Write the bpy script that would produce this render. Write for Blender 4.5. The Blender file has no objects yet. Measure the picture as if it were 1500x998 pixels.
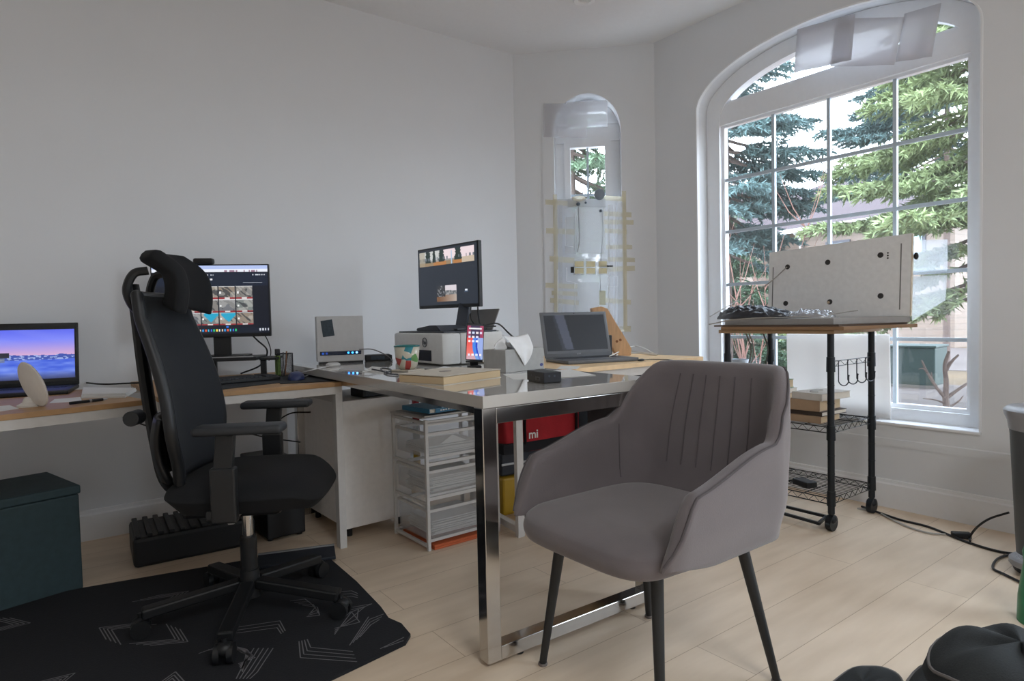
import bpy, bmesh, math, random
from mathutils import Vector, Matrix
random.seed(7)
C = bpy.context.scene.collection
PI = math.pi
# ------------------------------------------------------------------ camera
F = 928.5
YAW, PIT, ROL = math.radians(36.81), math.radians(2.116), math.radians(-1.298)
H = 0.97
fw = Vector((math.sin(YAW)*math.cos(PIT), math.cos(YAW)*math.cos(PIT), -math.sin(PIT)))
r0 = Vector((math.cos(YAW), -math.sin(YAW), 0)); u0 = r0.cross(fw)
RT = r0*math.cos(ROL) + u0*math.sin(ROL); UP = u0*math.cos(ROL) - r0*math.sin(ROL)
EYE = Vector((0, 0, H))
cam = bpy.data.objects.new('camera', bpy.data.cameras.new('camera')); C.objects.link(cam)
m = Matrix((RT, UP, -fw)).transposed().to_4x4(); m.translation = EYE
cam.matrix_world = m
cam.data.sensor_width = 36; cam.data.lens = F/1500*36; cam.data.clip_start = 0.02; cam.data.clip_end = 300
bpy.context.scene.camera = cam

def ray(x, y): return fw*F + RT*(x-750) - UP*(y-499)
def on(x, y, ax, val):
    d = ray(x, y); t = (val-EYE[ax])/d[ax]; return EYE + d*t
def dep(x, y, w): return EYE + ray(x, y)*(w/F)

# ------------------------------------------------------------------ materials
def lin(c):
    return tuple(((v/255)/12.92 if v/255 <= .04045 else ((v/255+.055)/1.055)**2.4) for v in c)
MATS = {}
def mat(name, rgb, rough=.6, metal=0, bump=0, scale=40, vary=0, spec=.5, alpha=1, coat=0, sheen=0, vscale=None, stretch=None):
    if name in MATS: return MATS[name]
    M = bpy.data.materials.new(name); M.use_nodes = True
    nt = M.node_tree; b = nt.nodes['Principled BSDF']
    col = lin(rgb)
    b.inputs['Base Color'].default_value = (*col, 1); b.inputs['Roughness'].default_value = rough
    b.inputs['Metallic'].default_value = metal; b.inputs['Specular IOR Level'].default_value = spec
    b.inputs['Coat Weight'].default_value = coat; b.inputs['Sheen Weight'].default_value = sheen
    b.inputs['Alpha'].default_value = alpha
    tc = nt.nodes.new('ShaderNodeTexCoord'); mp = nt.nodes.new('ShaderNodeMapping')
    nt.links.new(tc.outputs['Object'], mp.inputs['Vector'])
    if stretch: mp.inputs['Scale'].default_value = stretch
    n = nt.nodes.new('ShaderNodeTexNoise'); n.inputs['Scale'].default_value = vscale or scale; n.inputs['Detail'].default_value = 5
    nt.links.new(mp.outputs['Vector'], n.inputs['Vector'])
    v = vary or .03
    rp = nt.nodes.new('ShaderNodeValToRGB')
    rp.color_ramp.elements[0].position = .3; rp.color_ramp.elements[1].position = .7
    rp.color_ramp.elements[0].color = (*[c*(1-v) for c in col], 1)
    rp.color_ramp.elements[1].color = (*[min(1, c*(1+v)) for c in col], 1)
    nt.links.new(n.outputs['Fac'], rp.inputs['Fac']); nt.links.new(rp.outputs['Color'], b.inputs['Base Color'])
    if bump:
        n2 = nt.nodes.new('ShaderNodeTexNoise'); n2.inputs['Scale'].default_value = scale; n2.inputs['Detail'].default_value = 4
        nt.links.new(mp.outputs['Vector'], n2.inputs['Vector'])
        bp = nt.nodes.new('ShaderNodeBump'); bp.inputs['Strength'].default_value = bump; bp.inputs['Distance'].default_value = .002
        nt.links.new(n2.outputs['Fac'], bp.inputs['Height']); nt.links.new(bp.outputs['Normal'], b.inputs['Normal'])
    MATS[name] = M
    return M
def emit(name, rgb, strength=1):
    if name in MATS: return MATS[name]
    M = bpy.data.materials.new(name); M.use_nodes = True; b = M.node_tree.nodes['Principled BSDF']
    b.inputs['Base Color'].default_value = (.01, .01, .01, 1); b.inputs['Roughness'].default_value = .3
    b.inputs['Emission Color'].default_value = (*lin(rgb), 1); b.inputs['Emission Strength'].default_value = strength
    MATS[name] = M; return M
def screenmat(name, strength):
    M = bpy.data.materials.new(name); M.use_nodes = True; nt = M.node_tree; b = nt.nodes['Principled BSDF']
    b.inputs['Base Color'].default_value = (.012, .013, .016, 1); b.inputs['Roughness'].default_value = .35
    a = nt.nodes.new('ShaderNodeAttribute'); a.attribute_name = 'pix'
    nt.links.new(a.outputs['Color'], b.inputs['Emission Color']); b.inputs['Emission Strength'].default_value = strength*.5
    return M
def clearmat(name, rgb, opac, rough=.1, gloss=.06, trans=False):
    """thin clear sheet: see-through with a little gloss and a little milkiness"""
    if name in MATS: return MATS[name]
    M = bpy.data.materials.new(name); M.use_nodes = True; nt = M.node_tree; nt.nodes.clear()
    out = nt.nodes.new('ShaderNodeOutputMaterial'); t = nt.nodes.new('ShaderNodeBsdfTransparent')
    g = nt.nodes.new('ShaderNodeBsdfGlossy'); g.inputs['Roughness'].default_value = rough
    if trans:
        d1 = nt.nodes.new('ShaderNodeBsdfDiffuse'); d1.inputs['Color'].default_value = (*lin(rgb), 1)
        d2 = nt.nodes.new('ShaderNodeBsdfTranslucent'); d2.inputs['Color'].default_value = (*lin(rgb), 1)
        d = nt.nodes.new('ShaderNodeMixShader'); d.inputs[0].default_value = .5
        nt.links.new(d1.outputs[0], d.inputs[1]); nt.links.new(d2.outputs[0], d.inputs[2])
    else:
        d = nt.nodes.new('ShaderNodeBsdfDiffuse'); d.inputs['Color'].default_value = (*lin(rgb), 1)
    m1 = nt.nodes.new('ShaderNodeMixShader'); m1.inputs[0].default_value = opac
    m2 = nt.nodes.new('ShaderNodeMixShader'); m2.inputs[0].default_value = gloss
    nt.links.new(t.outputs[0], m1.inputs[1]); nt.links.new(d.outputs[0], m1.inputs[2])
    nt.links.new(m1.outputs[0], m2.inputs[1]); nt.links.new(g.outputs[0], m2.inputs[2]); nt.links.new(m2.outputs[0], out.inputs[0])
    MATS[name] = M; return M

WALL = mat('wall_paint', (226, 228, 231), .85, vary=.015, scale=300, bump=.05, vscale=2)
CEIL = mat('ceiling_paint', (236, 237, 239), .9, vary=.01)
TRIM = mat('white_trim', (240, 241, 243), .45, vary=.01)
VINYL = mat('white_vinyl', (242, 245, 249), .35, vary=.01)
BLACKP = mat('black_plastic', (22, 24, 27), .45)
BLACKM = mat('black_metal', (30, 36, 42), .4, metal=.3)
CHROME = mat('chrome', (200, 198, 196), .12, metal=1, vary=.02)
GLOSSW = mat('grey_white_gloss', (196, 193, 188), .06, coat=.6, vary=.01)
WHITEM = mat('white_metal', (205, 202, 198), .45)
WOODD = mat('desk_wood', (176, 138, 96), .5, vary=.14, scale=14, stretch=(1, 12, 1))
WOODL = mat('light_wood', (238, 206, 162), .5, vary=.1, scale=12, stretch=(1.5, 14, 1))
PINE = mat('pine_block', (214, 174, 134), .6, vary=.12, scale=10, stretch=(8, 8, 1))
FABG = mat('grey_velvet', (110, 103, 105), .9, vary=.06, scale=350, bump=.25, vscale=9, sheen=.35)
FABB = mat('black_fabric', (20, 22, 26), .95, vary=.15, scale=500, bump=.4)
MESHB = mat('black_mesh', (26, 30, 36), .9, vary=.25, scale=600, bump=.5)
WHITEP = mat('white_plastic', (212, 212, 211), .4)
GREYP = mat('grey_plastic', (104, 107, 112), .45)
PAPER = mat('paper', (226, 226, 224), .85, vary=.02)
PAGE = mat('book_pages', (206, 182, 146), .85, vary=.12, scale=200, stretch=(1, 1, 8))
PAGEW = mat('white_pages', (222, 214, 200), .85, vary=.08, scale=200, stretch=(1, 1, 8))
KRAFT = mat('cover_tan', (196, 178, 150), .7, vary=.05)
GLASS = clearmat('window_glass', (240, 245, 250), .03, .02, .05)
CLEARP = clearmat('clear_plastic', (240, 242, 244), .25, .15, .10, True)
FROST = clearmat('frosted_plastic', (214, 215, 218), .6, .3, .06, True)
VELLUM = clearmat('tracing_paper', (226, 226, 231), .84, .5, .02, True)
VEL2 = clearmat('tracing_paper_thin', (232, 232, 236), .5, .5, .02, True)
TAPE = clearmat('masking_tape', (250, 244, 222), .42, .5, .02, True)
FILM = clearmat('clear_film', (220, 225, 230), .28, .1, .06, True)

def floor_mat():
    M = bpy.data.materials.new('oak_floor'); M.use_nodes = True; nt = M.node_tree; b = nt.nodes['Principled BSDF']
    tc = nt.nodes.new('ShaderNodeTexCoord'); mp = nt.nodes.new('ShaderNodeMapping')
    mp.inputs['Rotation'].default_value = (0, 0, 0)
    nt.links.new(tc.outputs['Object'], mp.inputs['Vector'])
    br = nt.nodes.new('ShaderNodeTexBrick'); br.inputs['Scale'].default_value = 1
    br.inputs['Brick Width'].default_value = 1.5; br.inputs['Row Height'].default_value = .19
    br.inputs['Mortar Size'].default_value = .0012; br.inputs['Mortar Smooth'].default_value = .2; br.offset = .37
    br.inputs['Color1'].default_value = (*lin((236, 216, 192)), 1); br.inputs['Color2'].default_value = (*lin((228, 208, 184)), 1)
    br.inputs['Mortar'].default_value = (*lin((188, 163, 136)), 1)
    nt.links.new(mp.outputs['Vector'], br.inputs['Vector'])
    n = nt.nodes.new('ShaderNodeTexNoise'); n.inputs['Scale'].default_value = 3; n.inputs['Detail'].default_value = 8
    m2 = nt.nodes.new('ShaderNodeMapping'); m2.inputs['Scale'].default_value = (1, 5, 1)
    nt.links.new(tc.outputs['Object'], m2.inputs['Vector']); nt.links.new(m2.outputs['Vector'], n.inputs['Vector'])
    rp = nt.nodes.new('ShaderNodeValToRGB'); rp.color_ramp.elements[0].position = .35; rp.color_ramp.elements[1].position = .7
    rp.color_ramp.elements[0].color = (.88, .86, .83, 1); rp.color_ramp.elements[1].color = (1, 1, 1, 1)
    nt.links.new(n.outputs['Fac'], rp.inputs['Fac'])
    mx = nt.nodes.new('ShaderNodeMix'); mx.data_type = 'RGBA'; mx.blend_type = 'MULTIPLY'; mx.inputs[0].default_value = 1
    nt.links.new(br.outputs['Color'], mx.inputs[6]); nt.links.new(rp.outputs['Color'], mx.inputs[7])
    nt.links.new(mx.outputs[2], b.inputs['Base Color']); b.inputs['Roughness'].default_value = .5
    return M
OAK = floor_mat()

# ------------------------------------------------------------------ mesh helpers
class MB:
    def __init__(s): s.bm = bmesh.new()
    def _merge(s, t, M=None, mi=0):
        for f in t.faces: f.material_index = mi
        if M is not None: bmesh.ops.transform(t, matrix=M, verts=t.verts)
        me = bpy.data.meshes.new('t'); t.to_mesh(me); t.free(); s.bm.from_mesh(me); bpy.data.meshes.remove(me)
    def box(s, c, d, rot=None, bev=0, mi=0, seg=2):
        t = bmesh.new(); bmesh.ops.create_cube(t, size=1)
        bmesh.ops.scale(t, vec=d, verts=t.verts)
        if bev: bmesh.ops.bevel(t, geom=t.edges[:], offset=bev, segments=seg, affect='EDGES', profile=.5)
        M = Matrix.Translation(c) @ (rot.to_4x4() if rot else Matrix.Identity(4))
        s._merge(t, M, mi); return s
    def bx(s, x0, x1, y0, y1, z0, z1, bev=0, mi=0):
        return s.box(((x0+x1)/2, (y0+y1)/2, (z0+z1)/2), (abs(x1-x0), abs(y1-y0), abs(z1-z0)), None, bev, mi)
    def cyl(s, a, b, r, r2=None, n=16, mi=0, cap=True):
        a = Vector(a); b = Vector(b); d = b-a
        t = bmesh.new(); bmesh.ops.create_cone(t, cap_ends=cap, segments=n, radius1=r, radius2=r if r2 is None else r2, depth=d.length)
        M = Matrix.Translation((a+b)/2) @ d.to_track_quat('Z', 'Y').to_matrix().to_4x4()
        s._merge(t, M, mi); return s
    def bar(s, a, b, w, h, mi=0, bev=0):
        """rectangular bar from a to b, h measured upward (or along x for uprights)"""
        a = Vector(a); b = Vector(b); d = b-a; zz = d.normalized()
        ref = Vector((0, 0, 1)) if abs(zz.z) < .95 else Vector((0, 1, 0))
        xx = zz.cross(ref).normalized(); yy = xx.cross(zz)
        R = Matrix((xx, yy, zz)).transposed()
        return s.box((a+b)/2, (w, h, d.length), R, bev, mi)
    def sph(s, c, r, sc=(1, 1, 1), mi=0, n=16, rot=None):
        t = bmesh.new(); bmesh.ops.create_uvsphere(t, u_segments=n, v_segments=max(6, n//2), radius=r)
        M = Matrix.Translation(c) @ (rot.to_4x4() if rot else Matrix.Identity(4)) @ Matrix.Diagonal((*sc, 1))
        s._merge(t, M, mi); return s
    def tube(s, pts, r, n=8, mi=0, closed=False, flat=1):
        pts = [Vector(p) for p in pts]; t = bmesh.new(); rings = []
        N = len(pts); prev = None
        for i, p in enumerate(pts):
            a = pts[i-1] if (i or closed) else p; b = pts[(i+1) % N] if (i < N-1 or closed) else p
            d = (b-a).normalized() if (b-a).length > 1e-9 else Vector((0, 0, 1))
            if prev is None:
                ref = Vector((0, 0, 1)) if abs(d.z) < .9 else Vector((1, 0, 0)); x = d.cross(ref).normalized()
            else:
                x = (prev - d*prev.dot(d)).normalized()
            prev = x; y = d.cross(x)
            rr = r[i] if isinstance(r, (list, tuple)) else r
            rings.append([t.verts.new(p + (x*math.cos(2*PI*k/n) + y*math.sin(2*PI*k/n)*flat)*rr) for k in range(n)])
        for i in range(N if closed else N-1):
            A = rings[i]; B = rings[(i+1) % N]
            for k in range(n): t.faces.new((A[k], A[(k+1) % n], B[(k+1) % n], B[k]))
        if not closed:
            t.faces.new(rings[0][::-1]); t.faces.new(rings[-1])
        s._merge(t, None, mi); return s
    def lathe(s, prof, c=(0, 0, 0), n=28, mi=0, rot=None, cap=True):
        t = bmesh.new(); rings = []
        for (r, z) in prof:
            rings.append([t.verts.new((r*math.cos(2*PI*k/n), r*math.sin(2*PI*k/n), z)) for k in range(n)])
        for A, B in zip(rings, rings[1:]):
            for k in range(n): t.faces.new((A[k], A[(k+1) % n], B[(k+1) % n], B[k]))
        if cap:
            t.faces.new(rings[0][::-1]); t.faces.new(rings[-1])
        M = Matrix.Translation(c) @ (rot.to_4x4() if rot else Matrix.Identity(4))
        s._merge(t, M, mi); return s
    def prism(s, poly, fn, d0, d1, mi=0, bev=0):
        """2D outline extruded between d0 and d1; fn(a,b,d) -> point"""
        t = bmesh.new()
        A = [t.verts.new(fn(a, b, d0)) for a, b in poly]; B = [t.verts.new(fn(a, b, d1)) for a, b in poly]
        t.faces.new(A); t.faces.new(B[::-1]); n = len(poly)
        for k in range(n): t.faces.new((A[k], B[k], B[(k+1) % n], A[(k+1) % n]))
        bmesh.ops.recalc_face_normals(t, faces=t.faces)
        if bev: bmesh.ops.bevel(t, geom=t.edges[:], offset=bev, segments=2, affect='EDGES')
        s._merge(t, None, mi); return s
    def grid(s, fn, nu, nv, mi=0, wrap=False):
        t = bmesh.new(); V = [[t.verts.new(fn(i/(nu if wrap else nu-1), j/(nv-1))) for j in range(nv)] for i in range(nu)]
        for i in range(nu if wrap else nu-1):
            for j in range(nv-1):
                k = (i+1) % nu; t.faces.new((V[i][j], V[k][j], V[k][j+1], V[i][j+1]))
        s._merge(t, None, mi); return s
    def face(s, pts, mi=0):
        t = bmesh.new(); t.faces.new([t.verts.new(p) for p in pts]); s._merge(t, None, mi); return s
    def build(s, name, mats, parent=None, smooth=False, loc=None, rz=0, solid=0, sub=0, recalc=True, M=None):
        if recalc: bmesh.ops.recalc_face_normals(s.bm, faces=s.bm.faces)
        me = bpy.data.meshes.new(name); s.bm.to_mesh(me); s.bm.free()
        if not isinstance(mats, (list, tuple)): mats = [mats]
        for q in mats: me.materials.append(q)
        o = bpy.data.objects.new(name, me); C.objects.link(o)
        if parent: o.parent = parent
        if loc is not None: o.location = loc
        if rz: o.rotation_euler = (0, 0, rz)
        if M is not None: o.matrix_local = M
        if smooth:
            for p in me.polygons: p.use_smooth = True
            if smooth != 'all':
                a = math.radians(38)
                bm = bmesh.new(); bm.from_mesh(me)
                for e in bm.edges:
                    if len(e.link_faces) == 2 and e.calc_face_angle(0) > a: e.smooth = False
                bm.to_mesh(me); bm.free()
        if solid:
            q = o.modifiers.new('solid', 'SOLIDIFY'); q.thickness = solid; q.offset = 0
        if sub:
            q = o.modifiers.new('sub', 'SUBSURF'); q.levels = sub; q.render_levels = sub
        return o
def tag(o, label, cat=None, group=None, kind=None):
    if label: o['label'] = label
    if cat: o['category'] = cat
    if group: o['group'] = group
    if kind: o['kind'] = kind
    return o
def thing(name, label, cat, loc=(0, 0, 0), rz=0, group=None, M=None):
    o = bpy.data.objects.new(name, None); C.objects.link(o); o.empty_display_size = .05
    o.location = loc; o.rotation_euler = (0, 0, rz)
    if M is not None: o.matrix_world = M
    return tag(o, label, cat, group)
def struct(o): o['kind'] = 'structure'; return o
def dup(root, loc, rz, label, group=None):
    r = root.copy(); C.objects.link(r); r.location = loc; r.rotation_euler = (0, 0, rz); r['label'] = label
    if group: r['group'] = group
    for ch in list(root.children):
        c = ch.copy(); C.objects.link(c); c.parent = r
        for g in ch.children:
            d = g.copy(); C.objects.link(d); d.parent = c
    return r
def spline(pts, n=10):
    pts = [Vector(p) for p in pts]; out = []
    P = [pts[0]*2-pts[1]] + pts + [pts[-1]*2-pts[-2]]
    for i in range(1, len(P)-2):
        for k in range(n):
            t = k/n; a, b, c, d = P[i-1:i+3]
            out.append(.5*((2*b)+(c-a)*t+(2*a-5*b+4*c-d)*t*t+(3*b-a-3*c+d)*t**3))
    out.append(pts[-1]); return out
def frame_M(o, x, z=None):
    """matrix with origin o, local x along x, local z up-ish z"""
    x = Vector(x).normalized(); z = Vector(z or (0, 0, 1)); y = z.cross(x).normalized(); z = x.cross(y)
    M = Matrix((x, y, z)).transposed().to_4x4(); M.translation = o; return M
def screen(name, w, h, nx, ny, fn, M, strength, parent):
    """flat picture: grid of emissive pixels in local x (0..w) and z (0..h), colours from fn(a,b) with a,b in 0..1 and b upward"""
    bm = bmesh.new(); V = [[bm.verts.new((w*i/nx, 0, h*j/ny)) for j in range(ny+1)] for i in range(nx+1)]
    lay = bm.loops.layers.float_color.new('pix')
    for i in range(nx):
        for j in range(ny):
            f = bm.faces.new((V[i][j], V[i+1][j], V[i+1][j+1], V[i][j+1]))
            c = (*lin(fn((i+.5)/nx, (j+.5)/ny)), 1)
            for l in f.loops: l[lay] = c
    me = bpy.data.meshes.new(name); bm.to_mesh(me); bm.free()
    me.materials.append(screenmat(name+'_picture', strength))
    o = bpy.data.objects.new(name, me); C.objects.link(o); o.parent = parent; o.matrix_local = M; return o
def text(name, body, size, M, material, parent, ext=.0006, bold=False):
    cu = bpy.data.curves.new(name, 'FONT'); cu.body = body; cu.size = size; cu.extrude = ext
    if bold: cu.offset = size*.02
    cu.align_x = 'CENTER'; cu.align_y = 'CENTER'
    t = bpy.data.objects.new('t', cu); C.objects.link(t)
    dg = bpy.context.evaluated_depsgraph_get(); me = bpy.data.meshes.new_from_object(t.evaluated_get(dg))
    bpy.data.objects.remove(t); bpy.data.curves.remove(cu)
    me.name = name; me.materials.clear(); me.materials.append(material)
    o = bpy.data.objects.new(name, me); C.objects.link(o); o.parent = parent; o.matrix_local = M; return o

# ------------------------------------------------------------------ room shell
HC = 2.74
CL = Vector((2.64, 3.45, 0)); CR = Vector((3.30, 2.79, 0)); CD = (CR-CL).normalized(); CN = Vector((.7071, .7071, 0))
fR = lambda a, b, d: Vector((3.30+d, a, b))
fC = lambda a, b, d: CL + CD*a + CN*d + Vector((0, 0, b))
fL = lambda a, b, d: Vector((a, 3.45+d, b))
WLN = (CR-CL).length
def wall(name, a0, a1, fn, holes, th=.2, z1=HC):
    bm = bmesh.new()
    def loop(poly, d): 
        v = [bm.verts.new(fn(a, b, d)) for a, b in poly]
        return v, [bm.edges.new((v[k], v[(k+1) % len(v)])) for k in range(len(v))]
    rect = [(a0, 0), (a1, 0), (a1, z1), (a0, z1)]
    L0 = []; 
    for d in (0, th):
        es = []; Ls = []
        for poly in [rect]+holes:
            v, e = loop(poly, d); es += e; Ls.append(v)
        bmesh.ops.triangle_fill(bm, use_beauty=True, use_dissolve=False, edges=es)
        L0.append(Ls)
    for A, B in zip(*L0):
        n = len(A)
        for k in range(n): bm.faces.new((A[k], A[(k+1) % n], B[(k+1) % n], B[k]))
    bmesh.ops.recalc_face_normals(bm, faces=bm.faces)
    me = bpy.data.meshes.new(name); bm.to_mesh(me); bm.free(); me.materials.append(WALL)
    o = bpy.data.objects.new(name, me); C.objects.link(o); return struct(o)
def arch(a0, a1, b0, bs, rise, n=28):
    c = (a0+a1)/2; r = (a1-a0)/2
    return [(a0, b0), (a1, b0)] + [(c+r*math.cos(PI*k/n), bs+rise*math.sin(PI*k/n)) for k in range(n+1)]
W1 = arch(.99, 2.464, .415, 2.205, .285, 40)
NC = .488
W2 = arch(NC-.222, NC+.222, .62, 2.20, .245, 32)
FILL_HOLE = [(-2.2, .35), (-.4, .35), (-.4, 2.3), (-2.2, 2.3)]  # unseen wall opening, added to let in fill light
wall('wall_right', -2.6, 2.79, fR, [W1, FILL_HOLE])
wall('wall_corner', 0, WLN, fC, [W2])
wall('wall_left', -2.8, 2.64, fL, [])
wall('wall_back', -2.8, 3.3, lambda a, b, d: Vector((a, -2.6-d, b)), [])
wall('wall_far_left', -2.6, 3.45, lambda a, b, d: Vector((-2.8-d, a, b)), [])
outline = [(-2.8, -2.6), (3.3, -2.6), (3.3, 2.79), (2.64, 3.45), (-2.8, 3.45)]
big = [(-3, -2.8), (3.5, -2.8), (3.5, 2.87), (2.72, 3.65), (-3, 3.65)]
struct(MB().prism(big, lambda a, b, d: Vector((a, b, d)), -.15, 0).build('floor', OAK))
struct(MB().prism(big, lambda a, b, d: Vector((a, b, d)), HC, HC+.15).build('ceiling', CEIL))
# baseboards: stepped profile
def baseboard(name, fn, a0, a1):
    b = MB(); P = [(0, 0), (-.016, 0), (-.016, .115), (-.009, .122), (-.009, .135), (0, .138)]
    b.prism(P, lambda p, q, d: fn(d, q, p), a0, a1)
    struct(b.build(name, TRIM))
baseboard('baseboard_left', fL, -2.8, 2.64)
baseboard('baseboard_corner', fC, 0, WLN)
baseboard('baseboard_right', fR, -2.6, 2.79)
# low ledge line under the big window
b = MB(); P = [(0, .30), (-.004, .30), (-.004, .335), (0, .34)]
b.prism(P, lambda p, q, d: fR(d, q, p), -2.6, 2.79); struct(b.build('trim_1', WALL))
# flat raised casing ring round the slim window
def ring(b, outer, inner, fn, d0, d1, mi=0):
    n = len(outer); t = bmesh.new()
    R = [[t.verts.new(fn(a, q, d)) for a, q in L] for L, d in ((outer, d0), (outer, d1), (inner, d1), (inner, d0))]
    for i in range(4):
        A = R[i]; B = R[(i+1) % 4]
        for k in range(n): t.faces.new((A[k], A[(k+1) % n], B[(k+1) % n], B[k]))
    b._merge(t, None, mi)
b = MB(); ring(b, arch(NC-.30, NC+.30, .56, 2.22, .30, 32), arch(NC-.2225, NC+.2225, .618, 2.20, .2455, 32), fC, 0.001, -.006)
struct(b.build('trim_2', WALL))

# ---- big arched window (in the right wall)
G = dict(v0=1.079, v1=2.353, z0=.495, z1=2.10)
win = bpy.data.objects.new('window_1', None); C.objects.link(win); win['kind'] = 'structure'
b = MB()
ring(b, arch(.992, 2.462, .417, 2.205, .283, 40), arch(1.06, 2.372, .475, 2.14, .262, 40), fR, .10, .16)
b.prism([(1.06, 2.115), (2.372, 2.115), (2.372, 2.235), (1.06, 2.235)], fR, .105, .16)
# arch light inner frame
ring(b, arch(1.055, 2.377, 2.235, 2.236, .195, 32), arch(1.13, 2.30, 2.252, 2.254, .145, 32), fR, .12, .155)
# main sash
ring(b, [(1.055, .47), (2.377, .47), (2.377, 2.13), (1.055, 2.13)], [(1.079, .495), (2.353, .495), (2.353, 2.10), (1.079, 2.10)], fR, .125, .16)
b.build('window_frame', VINYL, win)
b = MB()
for v in (2.035, 1.716, 1.388): b.prism([(v-.009, .49), (v+.009, .49), (v+.009, 2.105), (v-.009, 2.105)], fR, .128, .148)
for z in (.817, 1.14, 1.464, 1.781): b.prism([(1.075, z-.009), (2.357, z-.009), (2.357, z+.009), (1.075, z+.009)], fR, .129, .147)
b.build('muntin_grid', mat('muntin', (190, 203, 214), .4), win)
b = MB(); b.prism([(1.07, .485), (2.36, .485), (2.36, 2.11), (1.07, 2.11)], fR, .137, .139)
b.prism(arch(1.12, 2.31, 2.25, 2.252, .15, 30), fR, .137, .139)
b.build('glass', GLASS, win)
b = MB(); b.prism([(.985, .405), (2.47, .405), (2.47, .417), (.985, .417)], fR, -.012, .13, bev=.002)
b.build('window_sill', TRIM, win)
b = MB(); ring(b, arch(.985, 2.469, .41, 2.205, .290, 40), arch(.9935, 2.4605, .418, 2.205, .282, 40), fR, -.004, .02); b.build('casing_bead', TRIM, win)

# ---- slim arched window
win = bpy.data.objects.new('window_2', None); C.objects.link(win); win['kind'] = 'structure'
b = MB()
ring(b, arch(NC-.221, NC+.221, .622, 2.20, .244, 32), arch(NC-.13, NC+.13, .70, 2.36, .001, 32), fC, .12, .17)
ring(b, [(NC-.16, .67), (NC+.16, .67), (NC+.16, 2.17), (NC-.16, 2.17)], [(NC-.118, .71), (NC+.118, .71), (NC+.118, 2.12), (NC-.118, 2.12)], fC, .10, .15)
b.prism([(NC-.221, 2.155), (NC+.221, 2.155), (NC+.221, 2.25), (NC-.221, 2.25)], fC, .108, .16)
b.prism([(NC-.221, 2.27), (NC+.221, 2.27), (NC+.221, 2.285), (NC-.221, 2.285)], fC, .112, .16)
b.build('window_frame', VINYL, win)
b = MB(); b.prism([(NC-.007, .70), (NC+.007, .70), (NC+.007, 2.13), (NC-.007, 2.13)], fC, .125, .14)
for z in (1.08, 1.43, 1.80): b.prism([(NC-.12, z-.007), (NC+.12, z-.007), (NC+.12, z+.007), (NC-.12, z+.007)], fC, .126, .139)
b.build('muntin_grid', mat('muntin', (190, 203, 214), .4), win)
b = MB(); b.prism([(NC-.125, .70), (NC+.125, .70), (NC+.125, 2.13), (NC-.125, 2.13)], fC, .131, .133)
b.build('glass', GLASS, win)
# ---- unseen opening added behind the viewer, framed as a window, for fill light
win = bpy.data.objects.new('fill_opening', None); C.objects.link(win); win['kind'] = 'structure'
b = MB(); ring(b, FILL_HOLE, [(-2.13, .42), (-.47, .42), (-.47, 2.23), (-2.13, 2.23)], fR, .10, .15); b.build('window_frame', VINYL, win)
b = MB(); b.prism([(-2.14, .41), (-.46, .41), (-.46, 2.24), (-2.14, 2.24)], fR, .13, .132); b.build('glass', GLASS, win)

# ceiling light
t = thing('ceiling_light', 'small round recessed light in the ceiling near the corner', 'ceiling light', (2.52, 2.62, HC))
MB().lathe([(.036, -.001), (.062, -.001), (.065, -.008), (.058, -.014), (.04, -.01), (.036, -.001)], n=28, cap=False).build('light_trim', TRIM, t, smooth=True)
MB().lathe([(.0005, -.004), (.038, -.004), (.0385, -.002), (.0005, -.002)], n=24).build('diffuser', mat('diffuser', (225, 225, 225), .5), t)

# ------------------------------------------------------------------ papers and plastic on the windows
GRP = 'sheets taped over the arch of the big window'
sheets = [((1168, 43), (1253, 20), (1247, 88), (1163, 107), -.012, 'leftmost tracing paper sheet with a faint mark taped across the big window arch'),
          ((1226, 27), (1325, 25), (1310, 95), (1216, 98), -.008, 'middle tracing paper sheet with a pink spot overlapping both neighbours on the arch'),
          ((1325, 20), (1379, 4), (1365, 83), (1312, 91), -.005, 'rightmost tracing paper sheet taped high at the right of the arch')]
for q in sheets:
    P = [on(x, y, 0, 3.30+q[4]) for x, y in q[:4]]
    b = MB()
    def fn(s, t_, P=P):
        p = (P[0]*(1-s)+P[1]*s)*(1-t_)+(P[3]*(1-s)+P[2]*s)*t_
        return p + Vector((-.006*math.sin(3*PI*s)*t_, 0, 0))
    b.grid(fn, 10, 6)
    tag(b.build('tracing_paper', VELLUM, solid=.0004, smooth='all', recalc=False), q[5], 'paper', GRP)
def strip(x0, y0, x1, y1, off, h, nm, label, cat, m, grp=None):
    pass
def chpt(x, y, d):
    """point of the slim-window wall plane, pushed d metres out from its surface"""
    r = ray(x, y); nn = CN; k = (CL - nn*0 + nn*d - EYE).dot(nn)/r.dot(nn); return EYE + r*k
def csheet(name, pts, d, m, label, cat, grp=None, th=.0006, parent=None):
    P = [chpt(x, y, d) for x, y in pts]
    b = MB(); t = bmesh.new(); A = [t.verts.new(p) for p in P]; B = [t.verts.new(p-CN*th) for p in P]; n = len(P)
    t.faces.new(A); t.faces.new(B[::-1])
    for k in range(n): t.faces.new((A[k], B[k], B[(k+1) % n], A[(k+1) % n]))
    b._merge(t, None, 0); o = b.build(name, m, parent)
    if label: tag(o, label, cat, grp)
    return o
csheet('tracing_paper', [(796, 152), (861, 151), (860, 201), (796, 201)], -.012, VEL2, 'smaller translucent sheet over the upper left of the slim window arch', 'paper')
csheet('tracing_paper', [(825, 150), (890, 147), (890, 187), (824, 187)], .02, VEL2, 'translucent sheet hanging inside the arch of the slim window', 'paper')

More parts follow.
